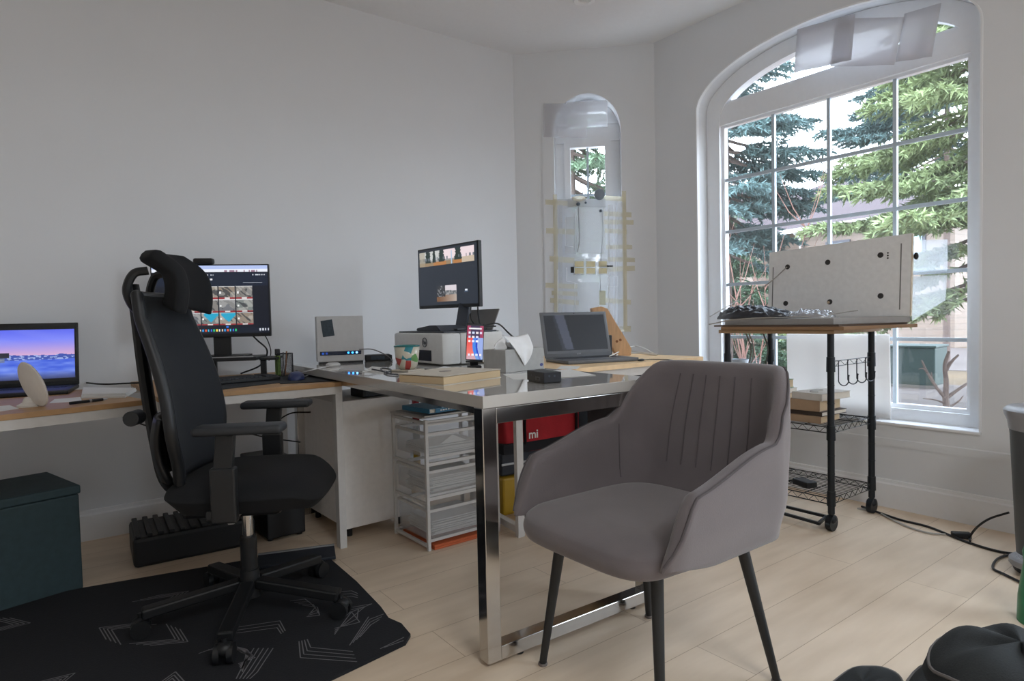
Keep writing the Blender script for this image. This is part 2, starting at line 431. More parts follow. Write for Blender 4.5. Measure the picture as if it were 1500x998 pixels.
# clear plastic packaging taped over the lower slim window
pk = thing('plastic_packaging', 'clear plastic packaging with compartments taped over the lower slim window', 'plastic packaging', tuple(chpt(862, 400, 0)))
bpy.context.view_layer.update(); ipk = pk.matrix_world.inverted()
def pkbox(name, x0, y0, x1, y1, d0, d1, m):
    P = [chpt(x, y, d0) for x, y in ((x0, y0), (x1, y0), (x1, y1), (x0, y1))]; Q = [p - CN*(d0-d1) for p in P]
    b = MB(); t = bmesh.new(); A = [t.verts.new(ipk @ p) for p in P]; B = [t.verts.new(ipk @ p) for p in Q]
    t.faces.new(A); t.faces.new(B[::-1])
    for k in range(4): t.faces.new((A[k], B[k], B[(k+1) % 4], A[(k+1) % 4]))
    b._merge(t); return b.build(name, m, pk)
pkbox('backing_sheet', 811, 292, 916, 484, -.004, -.006, FROST)
pkbox('tray', 844, 304, 884, 372, -.008, -.022, CLEARP)
pkbox('tray', 842, 414, 878, 470, -.008, -.018, CLEARP)
pkbox('tray', 828, 318, 842, 372, -.008, -.016, CLEARP)
pkbox('tray', 890, 300, 898, 470, -.008, -.016, CLEARP)
pkbox('tray', 905, 296, 913, 482, -.008, -.016, CLEARP)
pkbox('tray', 818, 300, 824, 480, -.008, -.014, CLEARP)
pkbox('tray', 832, 292, 887, 304, -.006, -.02, FROST)
for x0, x1 in ((842, 855), (859, 872), (877, 889)):
    pkbox('compartment', x0-1.5, 379, x1+1, 403, -.008, -.02, CLEARP)
    pkbox('foam_pad', x0, 383, x1, 391, -.02, -.026, clearmat('cream_foam', (246, 238, 208), .92, .6, .02, True))
    pkbox('foam_pad', x0, 393, x1, 401, -.02, -.026, clearmat('cream_foam', (246, 238, 208), .92, .6, .02, True))
pkbox('insert', 878, 426, 887, 447, -.02, -.024, mat('cream_card', (222, 226, 205), .8))
pkbox('insert', 836, 391, 841, 400, -.01, -.02, BLACKP)
pkbox('insert', 881, 389, 898, 391, -.02, -.024, BLACKP)
wm = mat('clear_rib', (236, 238, 240), .3)
b = MB()
for pts in ([(843, 306), (843, 372), (885, 372), (885, 306)], [(848, 328), (848, 372)], [(830, 392), (830, 412), (842, 414), (842, 470)], [(892, 300), (892, 470)], [(902, 300), (902, 482)], [(828, 318), (828, 360), (840, 362)], [(890, 405), (905, 405), (905, 420), (890, 420)], [(817, 395), (817, 480)]):
    b.tube([ipk @ chpt(x, y, -.021) for x, y in pts], .0016, n=6)
b.build('rib', wm, pk, smooth=True)
b = MB(); b.tube([ipk @ p for p in spline([chpt(x, y, -.024) for x, y in ((847, 300), (848, 330), (849, 350), (846, 370))], 6)], .0018, n=6)
b.tube([ipk @ p for p in spline([chpt(x, y, -.024) for x, y in ((882, 312), (883, 340), (881, 370), (879, 400), (880, 428))], 6)], .0014, n=6)
b.build('cord', mat('grey_cord', (120, 120, 122), .6), pk, smooth=True)
for sx, sy, sz in ((847, 299, .013), (858, 297, .008), (880, 309, .010)):
    b = MB(); b.sph(ipk @ chpt(sx, sy, -.028), sz*1.1, (1, 1, .9), n=10); b.build('fitting', mat('slate_plastic', (92, 102, 116), .5), pk, smooth=True)
b = MB(); p = ipk @ chpt(878, 285, -.03); R = CN.to_track_quat('Z', 'Y').to_matrix()
b.lathe([(.012, -.012), (.034, -.01), (.037, 0), (.034, .01), (.012, .012)], p, rot=R); b.lathe([(.001, -.018), (.016, -.016), (.018, .0), (.001, .0)], p, rot=R)
b.build('spool', mat('spool', (128, 140, 152), .4), pk, smooth=True)
b = MB(); b.sph(ipk @ chpt(848, 291, -.02), .05, (.9, .9, .35), n=14); b.build('crumpled_film', clearmat('cream_film', (246, 240, 222), .8, .4, .05, True), pk, smooth=True)
TG = 'strips of masking tape holding the packaging'
tapes = [(799, 296, 845, 299, 3.6, 'uppermost strip at the left edge'), (800, 338, 842, 340, 4, 'strip on the left a third of the way down'),
         (805, 379, 842, 382, 4, 'strip on the left side beside the foam pads'), (799, 418, 846, 420, 3.5, 'strip on the left side below the foam pads'),
         (808, 429, 846, 431, 3.2, 'strip on the left, second of the lower cluster'), (806, 440, 848, 444, 3.5, 'strip on the left, lowest of the cluster'),
         (874, 289, 916, 292, 3.6, 'uppermost strip at the right edge'), (884, 313, 925, 315, 3.6, 'strip on the right just under the top'),
         (884, 325, 928, 326, 3.4, 'strip on the right, third from the top'), (886, 338, 918, 340, 3.2, 'strip on the right, fourth from the top'),
         (888, 362, 926, 362, 3.2, 'strip on the right half way down'), (890, 380, 930, 381, 3.2, 'strip on the right beside the foam pads'),
         (888, 395, 930, 393, 3.6, 'strip on the right just below the foam pads'), (886, 440, 924, 443, 3.4, 'strip on the lower right'),
         (905, 482, 924, 482, 4, 'lowest strip at the bottom right')]
for i, (x0, y0, x1, y1, hh, wh) in enumerate(tapes):
    csheet('masking_tape', [(x0, y0-hh), (x1, y1-hh), (x1, y1+hh), (x0, y0+hh)], -.0075, TAPE, 'beige masking tape on slim window, '+wh, 'tape', TG)
csheet('masking_tape', [(810, 285), (816, 285), (818, 470), (812, 470)], -.009, TAPE, 'long upright beige masking tape down the left of the slim window', 'tape', TG)
csheet('masking_tape', [(911, 280), (917, 280), (919, 484), (913, 484)], -.009, TAPE, 'long upright beige masking tape down the right of the slim window', 'tape', TG)
# clear film squares on the big window
for i, (pts, lb) in enumerate(((((1336, 352), (1388, 351), (1388, 399), (1336, 400)), 'upper square of clear plastic film stuck on the big window pane'),
                               (((1336, 405), (1387, 403), (1385, 440), (1336, 470)), 'lower torn piece of clear plastic film stuck on the big window'))):
    P = [on(x, y, 0, 3.425) for x, y in pts]; b = MB()
    b.grid(lambda s, t_, P=P: (P[0]*(1-s)+P[1]*s)*(1-t_)+(P[3]*(1-s)+P[2]*s)*t_, 3, 3)
    tag(b.build('plastic_film', FILM, solid=.0004, recalc=False), lb, 'plastic film')

# ------------------------------------------------------------------ white gloss table
TT = .757
tb = thing('gloss_table', 'large light grey gloss dining table on a chrome loop frame', 'table', (.958, 1.418, 0), math.radians(-1.6))
MB().bx(0, .69, 0, 1.77, TT-.034, TT, bev=.0015).build('tabletop', GLOSSW, tb)
def chrome_loop(v):
    b = MB(); w = .045
    b.bx(0, w, v, v+w, .012, TT-.034, bev=.002); b.bx(.62, .62+w, v, v+w, .012, TT-.034, bev=.002)
    b.bx(w, .62, v, v+w, TT-.08, TT-.036, bev=.002); b.bx(w, .62, v, v+w, .012, .052, bev=.002)
    o = b.build('leg_frame', CHROME, tb)
    for x in (.12, .58):
        MB().cyl((x, v+w/2, 0), (x, v+w/2, .013), .013).build('glide', BLACKP, o)
chrome_loop(.004); chrome_loop(1.70)
b = MB(); b.bx(.03, .07, .05, 1.70, TT-.06, TT-.036); b.bx(.60, .64, .05, 1.70, TT-.06, TT-.036); b.build('side_rail', CHROME, tb)
bpy.context.view_layer.update()

# ------------------------------------------------------------------ right-hand desk with thin wood top (far side, by the windows)
wd = thing('wooden_desk', 'narrow pale wood desk on white metal legs below the slim window', 'desk', (1.66, 1.885, 0), math.radians(1.5))
MB().bx(0, .93, 0, .72, .737, .757, bev=.001).build('desktop', WOODL, wd)
MB().bx(.01, .91, .012, .04, .70, .736).build('apron', WHITEM, wd); MB().bx(.01, .91, .66, .69, .70, .736).build('apron', WHITEM, wd)
for x, y in ((.89, .03), (.89, .67), (.02, .67)):
    MB().bx(x-.015, x+.015, y-.015, y+.015, 0, .736, bev=.001).build('leg', WHITEM, wd)
# standing white metal frame under the tables
b = MB(); a = Vector((1.672, 2.205, 0)); c = Vector((1.705, 2.44, 0)); h = .548
b.bar(a, a+Vector((0, 0, h)), .035, .022); b.bar(c, c+Vector((0, 0, h)), .022, .018)
b.bar(a+Vector((0, 0, .03)), c+Vector((0, 0, .03)), .03, .03); b.bar(a+Vector((0, 0, h-.01)), c+Vector((0, 0, h-.01)), .02, .02)
tag(b.build('metal_frame', WHITEM), 'upright white metal leg frame standing beside the red bag under the table', 'frame')

# ------------------------------------------------------------------ left desks
DT = .712
def desk(name, label, loc, rz, w, d, legs):
    t = thing(name, label, 'desk', loc, rz)
    MB().bx(0, w, 0, d, DT-.018, DT, bev=.001).build('desktop', WOODD, t)
    MB().bx(.0, w, .004, .03, DT-.05, DT-.0185).build('apron', WHITEM, t); MB().bx(0, w, d-.03, d-.004, DT-.05, DT-.0185).build('apron', WHITEM, t)
    for x in legs:
        b = MB()
        b.bx(x-.03, x, .004, .044, 0, DT-.05, bev=.001); b.build('leg', WHITEM, t)
        MB().bx(x-.03, x, d-.044, d-.004, 0, DT-.05, bev=.001).build('leg', WHITEM, t)
        MB().bx(x-.025, x-.005, .044, d-.044, DT-.09, DT-.05).build('cross_rail', WHITEM, t)
    return t
desk('work_desk', 'wood topped desk with white metal frame behind the office chair', (.335, 2.575, 0), 0, .69, .81, (.69,))
desk('laptop_desk', 'wood topped desk with white edge carrying the laptop at far left', (-.97, 2.226, 0), math.radians(13), 1.30, .66, (.45,))

# ------------------------------------------------------------------ drawer cabinet under the table
t = thing('drawer_cabinet', 'plain pale grey cabinet under the table beside the desk leg', 'cabinet', (1.055, 2.66, 0), math.radians(2))
CABM = mat('cabinet_white', (240, 236, 232), .5)
MB().bx(0, .33, .012, .48, .055, .615, bev=.002).build('body', CABM, t)
MB().bx(-.002, .332, 0, .012, .05, .617, bev=.001).build('side_panel', CABM, t)
for x, y in ((.04, .06), (.29, .06), (.04, .42), (.29, .42)): MB().cyl((x, y, 0), (x, y, .056), .014).build('caster', BLACKP, t)

# ------------------------------------------------------------------ storage unit with clear bins
st = thing('drawer_rack', 'white metal rack holding three clear plastic drawers under the table', 'drawer rack', (1.275, 2.315, 0), math.radians(1))
RW, RD, RH = .36, .29, .55
for x in (0, RW):
    for y in (0, RD):
        MB().bx(x-.007, x+.007, y-.007, y+.007, 0, RH, bev=.001).build('post', WHITEM, st)
b = MB()
for x in (0, RW):
    b.bx(x-.006, x+.006, .007, RD-.007, .012, .024); b.bx(x-.006, x+.006, .007, RD-.007, RH-.02, RH-.008)
    for z in (.19, .345): b.bx(x-.005, x+.005, .007, RD-.007, z, z+.01)
for z in (.505, .335, .19): b.bx(.007, RW-.007, -.006, .006, z+.02, z+.034)
b.bx(.007, RW-.007, RD-.006, RD+.006, RH-.02, RH-.008); b.bx(.007, RW-.007, RD-.006, RD+.006, .012, .024); b.bx(.007, RW-.007, -.006, .006, RH-.018, RH-.004)
b.build('rails', WHITEM, st)
BIN = clearmat('bin_plastic', (225, 225, 226), .2, .25, .08, True)
for (z, hh, yo) in ((.385, .10, 0), (.225, .10, 0), (.035, .125, 0)):
    b = MB(); g = .012; x0, x1, y0, y1 = g, RW-g, .01+yo, RD-.012
    b.bx(x0, x1, y0, y1, z, z+.003); b.bx(x0, x0+.003, y0, y1, z+.003, z+hh); b.bx(x1-.003, x1, y0, y1, z+.003, z+hh)
    b.bx(x0+.003, x1-.003, y0, y0+.003, z+.003, z+hh); b.bx(x0+.003, x1-.003, y1-.003, y1, z+.003, z+hh)
    o = b.build('drawer', BIN, st)
    b = MB(); e = .006; zt = z+hh
    b.bx(x0-e, x0+e, y0-e, y1+e, zt-.004, zt+.008); b.bx(x1-e, x1+e, y0-e, y1+e, zt-.004, zt+.008)
    b.bx(x0+e, x1-e, y0-e, y0+e, zt-.004, zt+.008); b.bx(x0+e, x1-e, y1-e, y1+e, zt-.004, zt+.008)
    b.bx(x0, x1, y0-.004, y0+.001, z-.004, z+.008)
    b.build('drawer_rim', WHITEM, o)
# contents of drawers
rackM = Matrix.Translation((1.275, 2.315, 0)) @ Matrix.Rotation(math.radians(1), 4, 'Z')
def in_rack(p): return tuple(rackM @ Vector(p))
def sheets_pile(b, x0, x1, y0, y1, z, n, th, jit=.01):
    for k in range(n):
        dx, dy = random.uniform(-jit, jit), random.uniform(-jit, jit); zz = z+k*th
        b.box(((x0+x1)/2+dx, (y0+y1)/2+dy, zz+th*.35), (x1-x0, y1-y0, th*.6), Matrix.Rotation(random.uniform(-.05, .05), 3, 'Z'))
for (z, n, lb) in ((.392, 5, 'loose papers lying in the top clear drawer'), (.232, 9, 'thick stack of papers in the middle clear drawer'), (.042, 9, 'stack of papers in the bottom clear drawer')):
    b = MB(); sheets_pile(b, .04, .30, .04, .24, z, n, .007)
    if n == 5: b.prism([(.10, z+.035), (.24, z+.035), (.17, z+.068)], lambda p, q, d: Vector((p, d+.2*(q-z), q)), .05, .052)
    o = b.build('paper_stack', PAPER, M=rackM); tag(o, lb, 'papers')
b = MB(); b.bx(.022, .338, -.009, .268, .0112, .020)
t = thing('orange_folder', 'thin orange folder lying on the floor under the lowest clear drawer', 'folder', M=rackM)
b.build('cover', mat('orange_card', (196, 96, 52), .6), t)
MB().bx(.02, .34, -.012, .27, .001, .011, bev=.001).build('back_cover', mat('orange_card', (196, 96, 52), .6), t)
# things on top of the rack
b = MB(); 
BLUE = mat('blue_cover', (48, 120, 158), .5)
def book(name, label, w, d, h, loc, rz, cover, pages=PAGE, group=None, spine=None, tilt=None, soft=False, title=None):
    """closed book: local x = width (spine at x=0), y = height of the book, z = thickness"""
    t = thing(name, label, 'book', loc, rz, group)
    c = .0022 if not soft else .0009
    MB().bx(.003, w-.002, .003, d-.003, c, h-c, bev=.0008).build('pages', pages, t)
    b = MB(); b.bx(0, w, 0, d, 0, c); b.bx(0, w, 0, d, h-c, h); b.bx(-.001, .0022, 0, d, .0004, h-.0004, bev=.0004)
    b.build('cover', cover, t)
    return t
def on_rack(x, y, z): return in_rack((x, y, z))
book('book', 'blue paperback with white lettering on top of the drawer rack', .26, .20, .020, on_rack(.02, .0, .574), math.radians(7), BLUE, PAGEW)
o = [c for c in C.objects if c.get('label', '').startswith('blue paperback')][0]
MB().bx(.03, .25, -.0016, -.0003, .003, .017).build('spine_panel', BLUE, o)
b = MB()
for k in range(13):
    if k in (5,): continue
    b.bx(.055+k*.0135, .055+k*.0135+.009, -.0024, -.0017, .007, .013)
b.build('lettering', PAPER, o)
t = book('magazine', 'grey magazine lying under the blue paperback on the drawer rack', .33, .24, .008, on_rack(-.005, .0, .5595), math.radians(2), mat('grey_cover', (150, 148, 146), .4), PAGEW)
t['category'] = 'magazine'
t = book('magazine', 'lowest pale magazine under the grey one on the drawer rack', .34, .26, .008, on_rack(.0, .03, .551), math.radians(4), mat('pale_cover', (186, 182, 178), .4), PAGEW)
t['category'] = 'magazine'
b = MB(); b.bx(0, .13, 0, .12, 0, .045, bev=.004); b.bx(.01, .12, -.002, 0, .01, .035, bev=.0005)
tag(b.build('black_box', BLACKP, loc=(1.18, 2.72, .6175), rz=.1), 'small black box lying on the grey cabinet under the table', 'box')

# red tool bag, black band, yellow tool box
RED = mat('red_canvas', (170, 32, 42), .85, vary=.12, bump=.3, scale=120, vscale=12)
BLKC = mat('black_canvas', (24, 24, 30), .9, bump=.3, scale=200)
t = thing('tool_bag', 'red canvas tool bag with black trim on the black case under the desk', 'bag', (1.79, 2.48, .30), math.radians(-4))
def bagfn(w, d, h, bul=.03):
    def fn(s, q):
        a = 2*PI*s; cx, sy = math.cos(a), math.sin(a); e = .35
        x = math.copysign(abs(cx)**e, cx)*w/2; y = math.copysign(abs(sy)**e, sy)*d/2
        k = 1+bul*math.sin(PI*q)*4*0+(-.12*max(0, q-.75)/.25); return Vector((w/2+x*k, d/2+y*k+.006*math.sin(9*a+4*q), h*q))
    return fn
MB().grid(bagfn(.50, .26, .24), 48, 12, wrap=True).build('body', RED, t, smooth='all')
b = MB()
def topfn(s, q):
    a = 2*PI*s; cx, sy = math.cos(a), math.sin(a); e = .35
    return Vector((.25+math.copysign(abs(cx)**e, cx)*.222*(1-q), .13+math.copysign(abs(sy)**e, sy)*.115*(1-q), .238+.03*math.sin(q*PI/2)))
b.grid(topfn, 48, 6, wrap=True); b.build('top_flap', BLKC, t, smooth='all')
b = MB(); b.tube(spline([(.12, -.012, .04), (.12, -.014, .17), (.16, -.016, .22), (.40, -.016, .22), (.44, -.014, .17), (.44, -.012, .04)], 6), .012, n=8, flat=.4); b.build('handle', BLKC, t, smooth=True)
MB().bx(-.004, .490, -.006, .266, 0, .05, bev=.004).build('base_band', BLKC, t)
b = MB(); b.tube(spline([(.20, .05, .262), (.3, .05, .275), (.45, .05, .262)], 6), .005); b.build('zip', BLKC, t, smooth=True)
text('logo', 'mi', .06, Matrix.Translation((.165, -.019, .085)) @ Matrix.Rotation(PI/2, 4, 'X'), PAPER, t, bold=True)
t = thing('tool_case', 'low black tool case with a silver line between the red bag and yellow box', 'case', (1.79, 2.50, .19), math.radians(-4))
MB().bx(0, .46, 0, .20, 0, .11, bev=.008).build('body', mat('navy_plastic', (28, 32, 42), .6), t)
MB().bx(.0, .46, -.004, .002, .052, .062, bev=.001).build('silver_strip', mat('silver', (170, 172, 175), .3, metal=.6), t)
YEL = mat('yellow_plastic', (176, 140, 22), .5)
t = thing('tool_box', 'yellow plastic tool box on the floor below the red bag', 'tool box', (1.78, 2.48, 0), math.radians(-4))
MB().bx(0, .48, 0, .24, 0, .185, bev=.012).build('body', YEL, t)
MB().bx(.10, .18, -.014, .0, .10, .16, bev=.003).build('latch', BLKC, t); MB().bx(.34, .42, -.014, .0, .10, .16, bev=.003).build('latch', BLKC, t)
t = thing('clamp', 'small yellow and black clamp lying on the floor before the yellow box', 'clamp', (1.80, 2.36, 0), .3)
MB().bar((0, 0, .015), (.12, .01, .02), .02, .02, bev=.003).build('bar', BLKC, t); MB().bx(.02, .06, -.02, .03, .0, .035, bev=.006).build('jaw', YEL, t); MB().bx(.09, .12, -.02, .03, .0, .03, bev=.005).build('jaw', BLKC, t)
# dark storage and grey felt box further right
b = MB(); b.bx(0, .27, 0, .22, 0, .66, bev=.004); tag(b.build('black_cabinet', mat('black_board', (22, 24, 28), .7), loc=(2.305, 2.5, 0), rz=0), 'tall black box standing behind the red bag under the wooden desk', 'box')
b = MB(); b.bx(0, .20, 0, .22, 0, .66, bev=.01); tag(b.build('felt_box', mat('dark_felt', (58, 60, 66), .95, vary=.2, scale=250, bump=.3), loc=(2.29, 2.20, 0), rz=0), 'dark grey felt box under the wooden desk right of the black box', 'box')
b = MB(); b.bx(0, .12, 0, .1, 0, .03, bev=.002); tag(b.build('wood_offcut', WOODL, loc=(2.33, 2.52, .6605)), 'short pale wood offcut lying on the black box under the desk', 'wood block')

# ------------------------------------------------------------------ left desk: laptop, disc, papers, pen
def mix(a, b, t): return tuple(a[i]*(1-t)+b[i]*t for i in range(3))
def hsh(a, b=0): 
    v = math.sin(a*127.1+b*311.7)*43758.5453; return v-math.floor(v)
def sn(x, y=0):
    xi, yi = math.floor(x), math.floor(y); fx, fy = x-xi, y-yi; fx = fx*fx*(3-2*fx); fy = fy*fy*(3-2*fy)
    return (hsh(xi, yi)*(1-fx)+hsh(xi+1, yi)*fx)*(1-fy)+(hsh(xi, yi+1)*(1-fx)+hsh(xi+1, yi+1)*fx)*fy
def mountains(a, b):
    if b > .48:
        t = (b-.48)/.52; c = mix((214, 170, 205), (120, 130, 245), min(1, t*1.6)) if t < .62 else mix((120, 130, 245), (92, 104, 232), (t-.62)/.38)
        c = mix(c, (150, 160, 240), .35*max(0, sn(a*4+b*6, b*5)-.4))
    else: c = (90, 110, 220)
    ridge = .455+.10*max(0, sn(a*9+3, 0))*max(.25, 1-abs(a-.62)*2.2)+.025*sn(a*34)
    if b < ridge and b > .36:
        s = sn(a*40, b*46); c = mix((44, 66, 158), (190, 205, 245), .75 if s > .62 else .12)
    if b <= .385:
        s = sn(a*5, b*14)*.6+sn(a*14, b*30)*.4; c = mix((48, 78, 205), (140, 166, 245), s)
        if b < .16: c = mix(c, (58, 66, 110), (.16-b)/.16)
    if .0 < a < .24+.16 and abs(b-.50) < .075 and not (a > .27 and abs(b-.497) > .05): c = mix((36, 38, 50), (60, 56, 66), sn(a*20, b*20))
    if a < .36 and .36 < b < .44: c = mix(c, (110, 116, 122), .6)
    return c
# laptop: hinge line between two world points
def laptop(name, label, pl, pr, depth, lidh, tilt, body, scr_fn, strength, nxy=(96, 60), keys=None, logo=None, bez=(.012, .012, .03)):
    pl, pr = Vector(pl), Vector(pr); x = (pr-pl); w = x.length
    M = frame_M(pl, x)
    t = thing(name, label, 'laptop', M=M)
    # local: x to the right, y away from the user, z up; base extends toward -y
    MB().bx(0, w, -depth, 0, .001, .017, bev=.004).build('base', body, t, smooth=True)
    b = MB(); kw = (w-.05)/15
    for r in range(5):
        for k in range(15):
            b.bx(.025+k*kw+.0012, .025+(k+1)*kw-.0012, -.03-(r+1)*.0185+.0012, -.03-r*.0185-.0012, .0168, .0186)
    b.build('keyboard', keys or BLACKP, t)
    MB().bx(w*.36, w*.62, -depth+.012, -depth+.085, .0165, .0174).build('touchpad', body, t)
    L = Matrix.Translation((0, .002, .016)) @ Matrix.Rotation(-tilt, 4, 'X')
    lid = MB().bx(0, w, 0, .007, 0, lidh, bev=.003).build('lid', body, t, M=L, smooth=True)
    if bez[0]:
        MB().bx(bez[0]*.6, w-bez[0]*.6, -.0012, .0005, bez[2]*.55, lidh-bez[1]*.5).build('bezel', BLACKP if body is not GREYP else GREYP, lid)
    screen('screen', w-2*bez[0], lidh-bez[1]-bez[2], *nxy, scr_fn, Matrix.Translation((bez[0], -.0016, bez[2])), strength, lid)
    MB().cyl((w*.5, -.0014, lidh-bez[1]*.5), (w*.5, -.0020, lidh-bez[1]*.5), .0025, n=10).build('webcam_lens', BLACKP, lid)
    if logo: text('logo', logo, .014, Matrix.Translation((w*.5, -.0016, bez[2]*.5)) @ Matrix.Rotation(PI/2, 4, 'X'), mat('logo_silver', (170, 172, 176), .3), lid)
    return t
pl = dep(-62, 563, 2.50); pr = dep(116, 560, 2.68)
pl.z = pr.z = DT
laptop('laptop', 'black laptop showing a purple sky and mountains wallpaper on the left desk', pl, pr, .27, .265, math.radians(9), BLACKP, mountains, 1.0, (150, 90), bez=(.014, .028, .03))
t = thing('disc_speaker', 'white oval disc on a small foot in front of the left laptop', 'desk gadget', M=frame_M(on(46, 596, 2, DT), RT - fw*.35))
Rt = Matrix.Rotation(math.radians(-30), 3, 'Y') @ Matrix.Rotation(PI/2+.12, 3, 'X')
b = MB(); b.lathe([(.001, -.007), (.05, -.007), (.0655, -.004), (.068, 0), (.0655, .004), (.05, .007), (.001, .007)], n=40)
o = b.build('disc', mat('matte_white', (214, 208, 200), .6), t, smooth=True, M=Matrix.Translation((.012, 0, .074)) @ Rt.to_4x4() @ Matrix.Diagonal((.66, 1.2, 1, 1)))
b = MB(); b.lathe([(.032, 0), (.032, .006), (.018, .014), (.012, .03), (.001, .032)], (-.012, .0, 0), n=24); b.build('foot', mat('matte_white', (214, 208, 200), .6), t, smooth=True)
def flat(name, label, cat, pts, z, th, m, grp=None):
    P = [on(x, y, 2, z) for x, y in pts]; c = sum(P, Vector())/len(P)
    b = MB(); t = bmesh.new(); A = [t.verts.new(p-c) for p in P]; B = [t.verts.new(p-c+Vector((0, 0, th))) for p in P]; n = len(P)
    t.faces.new(A[::-1]); t.faces.new(B)
    for k in range(n): t.faces.new((A[k], A[(k+1) % n], B[(k+1) % n], B[k]))
    b._merge(t); o = b.build(name, m, loc=c); return tag(o, label, cat, grp)
flat('notepad', 'lower white notepad in the pile between laptop and office chair', 'notepad', [(119, 584), (183, 583), (200, 573), (121, 573)], DT, .007, PAPER)
flat('notepad', 'upper white notepad in the pile between laptop and office chair', 'notepad', [(121, 580), (184, 579), (199, 571), (122, 570)], DT+.0075, .007, PAPER)
flat('paper_sheet', 'loose white sheet beside the disc at the left desk edge', 'paper', [(72, 591), (120, 588), (118, 582), (80, 585)], DT, .0006, PAPER)
flat('paper_sheet', 'white sheet poking out under the left laptop at the frame edge', 'paper', [(-20, 606), (28, 599), (14, 594), (-20, 597)], DT, .0006, PAPER)
a, c = on(102, 591, 2, DT+.006), on(158, 584.5, 2, DT+.006)
t = thing('pen', 'black pen lying on the desk in front of the white notepads', 'pen', tuple(a)); d = c-a
MB().cyl((0, 0, 0), d*.86, .005, n=12).build('barrel', BLACKP, t, smooth=True); MB().cyl(d*.86, d, .005, .001, n=12).build('tip', mat('silver', (170, 172, 175), .3, metal=.6), t, smooth=True)
MB().cyl(d*.5, d*.56, .0055, n=12).build('ring', mat('silver', (170, 172, 175), .3, metal=.6), t, smooth=True)
def cable(label, pts, r=.0025, m=None, name='cable', n=8, cat='cable', grp=None):
    b = MB(); b.tube(spline(pts, n), r, n=6); return tag(b.build(name, m or BLACKP, smooth=True, recalc=False), label, cat, grp)
cable('black cable lying along the back of the desk behind the notepads', [on(118, 560, 2, DT+.004), on(150, 563, 2, DT+.004), on(180, 562, 2, DT+.004), on(205, 561, 2, DT+.004)], .004)
cable('thin black cable sagging below the left desk behind the chair', [dep(160, 607, 2.6), dep(185, 612, 2.6), dep(215, 624, 2.6), dep(262, 632, 2.6)], .003)
cable('thin black cable sagging below the work desk beside the far armrest', [dep(300, 620, 2.9), dep(340, 628, 2.9), dep(385, 640, 2.9), dep(440, 648, 2.9)], .003)
cable('black cable curving up under the work desk to its right leg', [dep(392, 640, 3.0), dep(402, 622, 3.0), dep(425, 606, 3.0), dep(455, 604, 3.0)], .0035)
# ------------------------------------------------------------------ monitor on the work desk
def browser(a, b):
    if b > .905: return (176, 192, 236) if b > .95 else ((232, 236, 246) if not (b < .93 and a > .62 and hsh(int(a*90), 3) > .6) else (150, 120, 140))
    if b > .89: return (20, 26, 40)
    if b > .70:
        if abs(b-.862) < .008 and (.47 < a < .53 or a > .86) and hsh(int(a*110), 5) > .35: return (200, 205, 215)
        if abs(b-.80) < .012 and abs(a-.505) < .008: return (220, 220, 225)
        if abs(b-.745) < .006 and .78 < a < .95: return (150, 155, 165)
        return (22, 32, 50)
    if .12 < b <= .70 and .10 < a < .865:
        A = (a-.10)/.765*5; B = (b-.12)/.58*3; i, j = int(A), int(B); u, v = A-i, B-j
        if u < .03 or u > .97 or v < .03: return (26, 30, 40)
        if v < .14: return (150, 50, 56) if not (.35 < u < .65) else (215, 205, 205)
        if abs(u-.12) < .05 and abs(v-.5) < .07: return (235, 235, 235)
        if j == 0 and i in (2, 3) and v > .25 and u > .15 and (v-.25) > abs(u-.55)*1.3-.0 and v < .95: return (38, 160, 196)
        k = sn(A*3.1+i*7, B*3.3+j*5); l = sn(A*9+B*7, B*2)
        base = [(128, 124, 120), (150, 142, 132), (110, 112, 118), (140, 128, 116), (120, 126, 124)][(i*2+j) % 5]
        c = mix(base, (60, 62, 66), .8 if l > .62 else 0); c = mix(c, (190, 188, 182), .5 if k > .68 else 0)
        if v > .93: c = (205, 205, 208)
        return c
    if b < .085 and b > .02:
        k = int(a*42); u = a*42-k
        if .28 < u < .8 and .035 < b < .065:
            if 14 <= k <= 29: return [(230, 200, 170), (60, 150, 220), (220, 90, 60), (70, 190, 230), (60, 110, 230), (40, 190, 120), (240, 210, 80), (220, 230, 240)][k % 8]
            if k > 37: return (200, 205, 215)
        return (16, 24, 40)
    if abs(b-.10) < .012 and abs(a-.63) < .012: return (40, 110, 220)
    return (14, 19, 32)
mr = dep(395.5, 445, 2.95); ml = dep(222, 447, 2.86); x = (mr-ml); x.z = 0; mw = x.length
M = frame_M(Vector((ml.x, ml.y, dep(222, 497, 2.86).z)), x); mh = .335
t = thing('monitor', 'wide black monitor showing a camera grid page behind the office chair', 'monitor', M=M)
MB().bx(0, mw, 0, .02, 0, mh, bev=.003).build('case', BLACKP, t)
screen('screen', mw-.012, mh-.022, 200, 116, browser, Matrix.Translation((.006, -.0012, .016)), 1.0, t)
zb = -(M.translation.z-(DT+.1045)); sx = mw*.565
MB().bx(sx-.038, sx+.038, .022, .036, zb+.006, mh*.5, bev=.002).build('stand_neck', BLACKP, t)
MB().bx(sx-.11, sx+.11, -.06, .12, zb, zb+.007, bev=.002).build('stand_base', BLACKP, t)
b = MB(); b.bx(mw*.36, mw*.36+.085, -.012, .03, mh+.001, mh+.028, bev=.008); b.bx(mw*.36+.01, mw*.36+.075, .021, .028, mh-.03, mh+.01, bev=.001)
o = b.build('webcam', BLACKP, smooth=True); o.matrix_world = M; tag(o, 'black webcam clipped on top of the monitor behind the office chair', 'webcam')
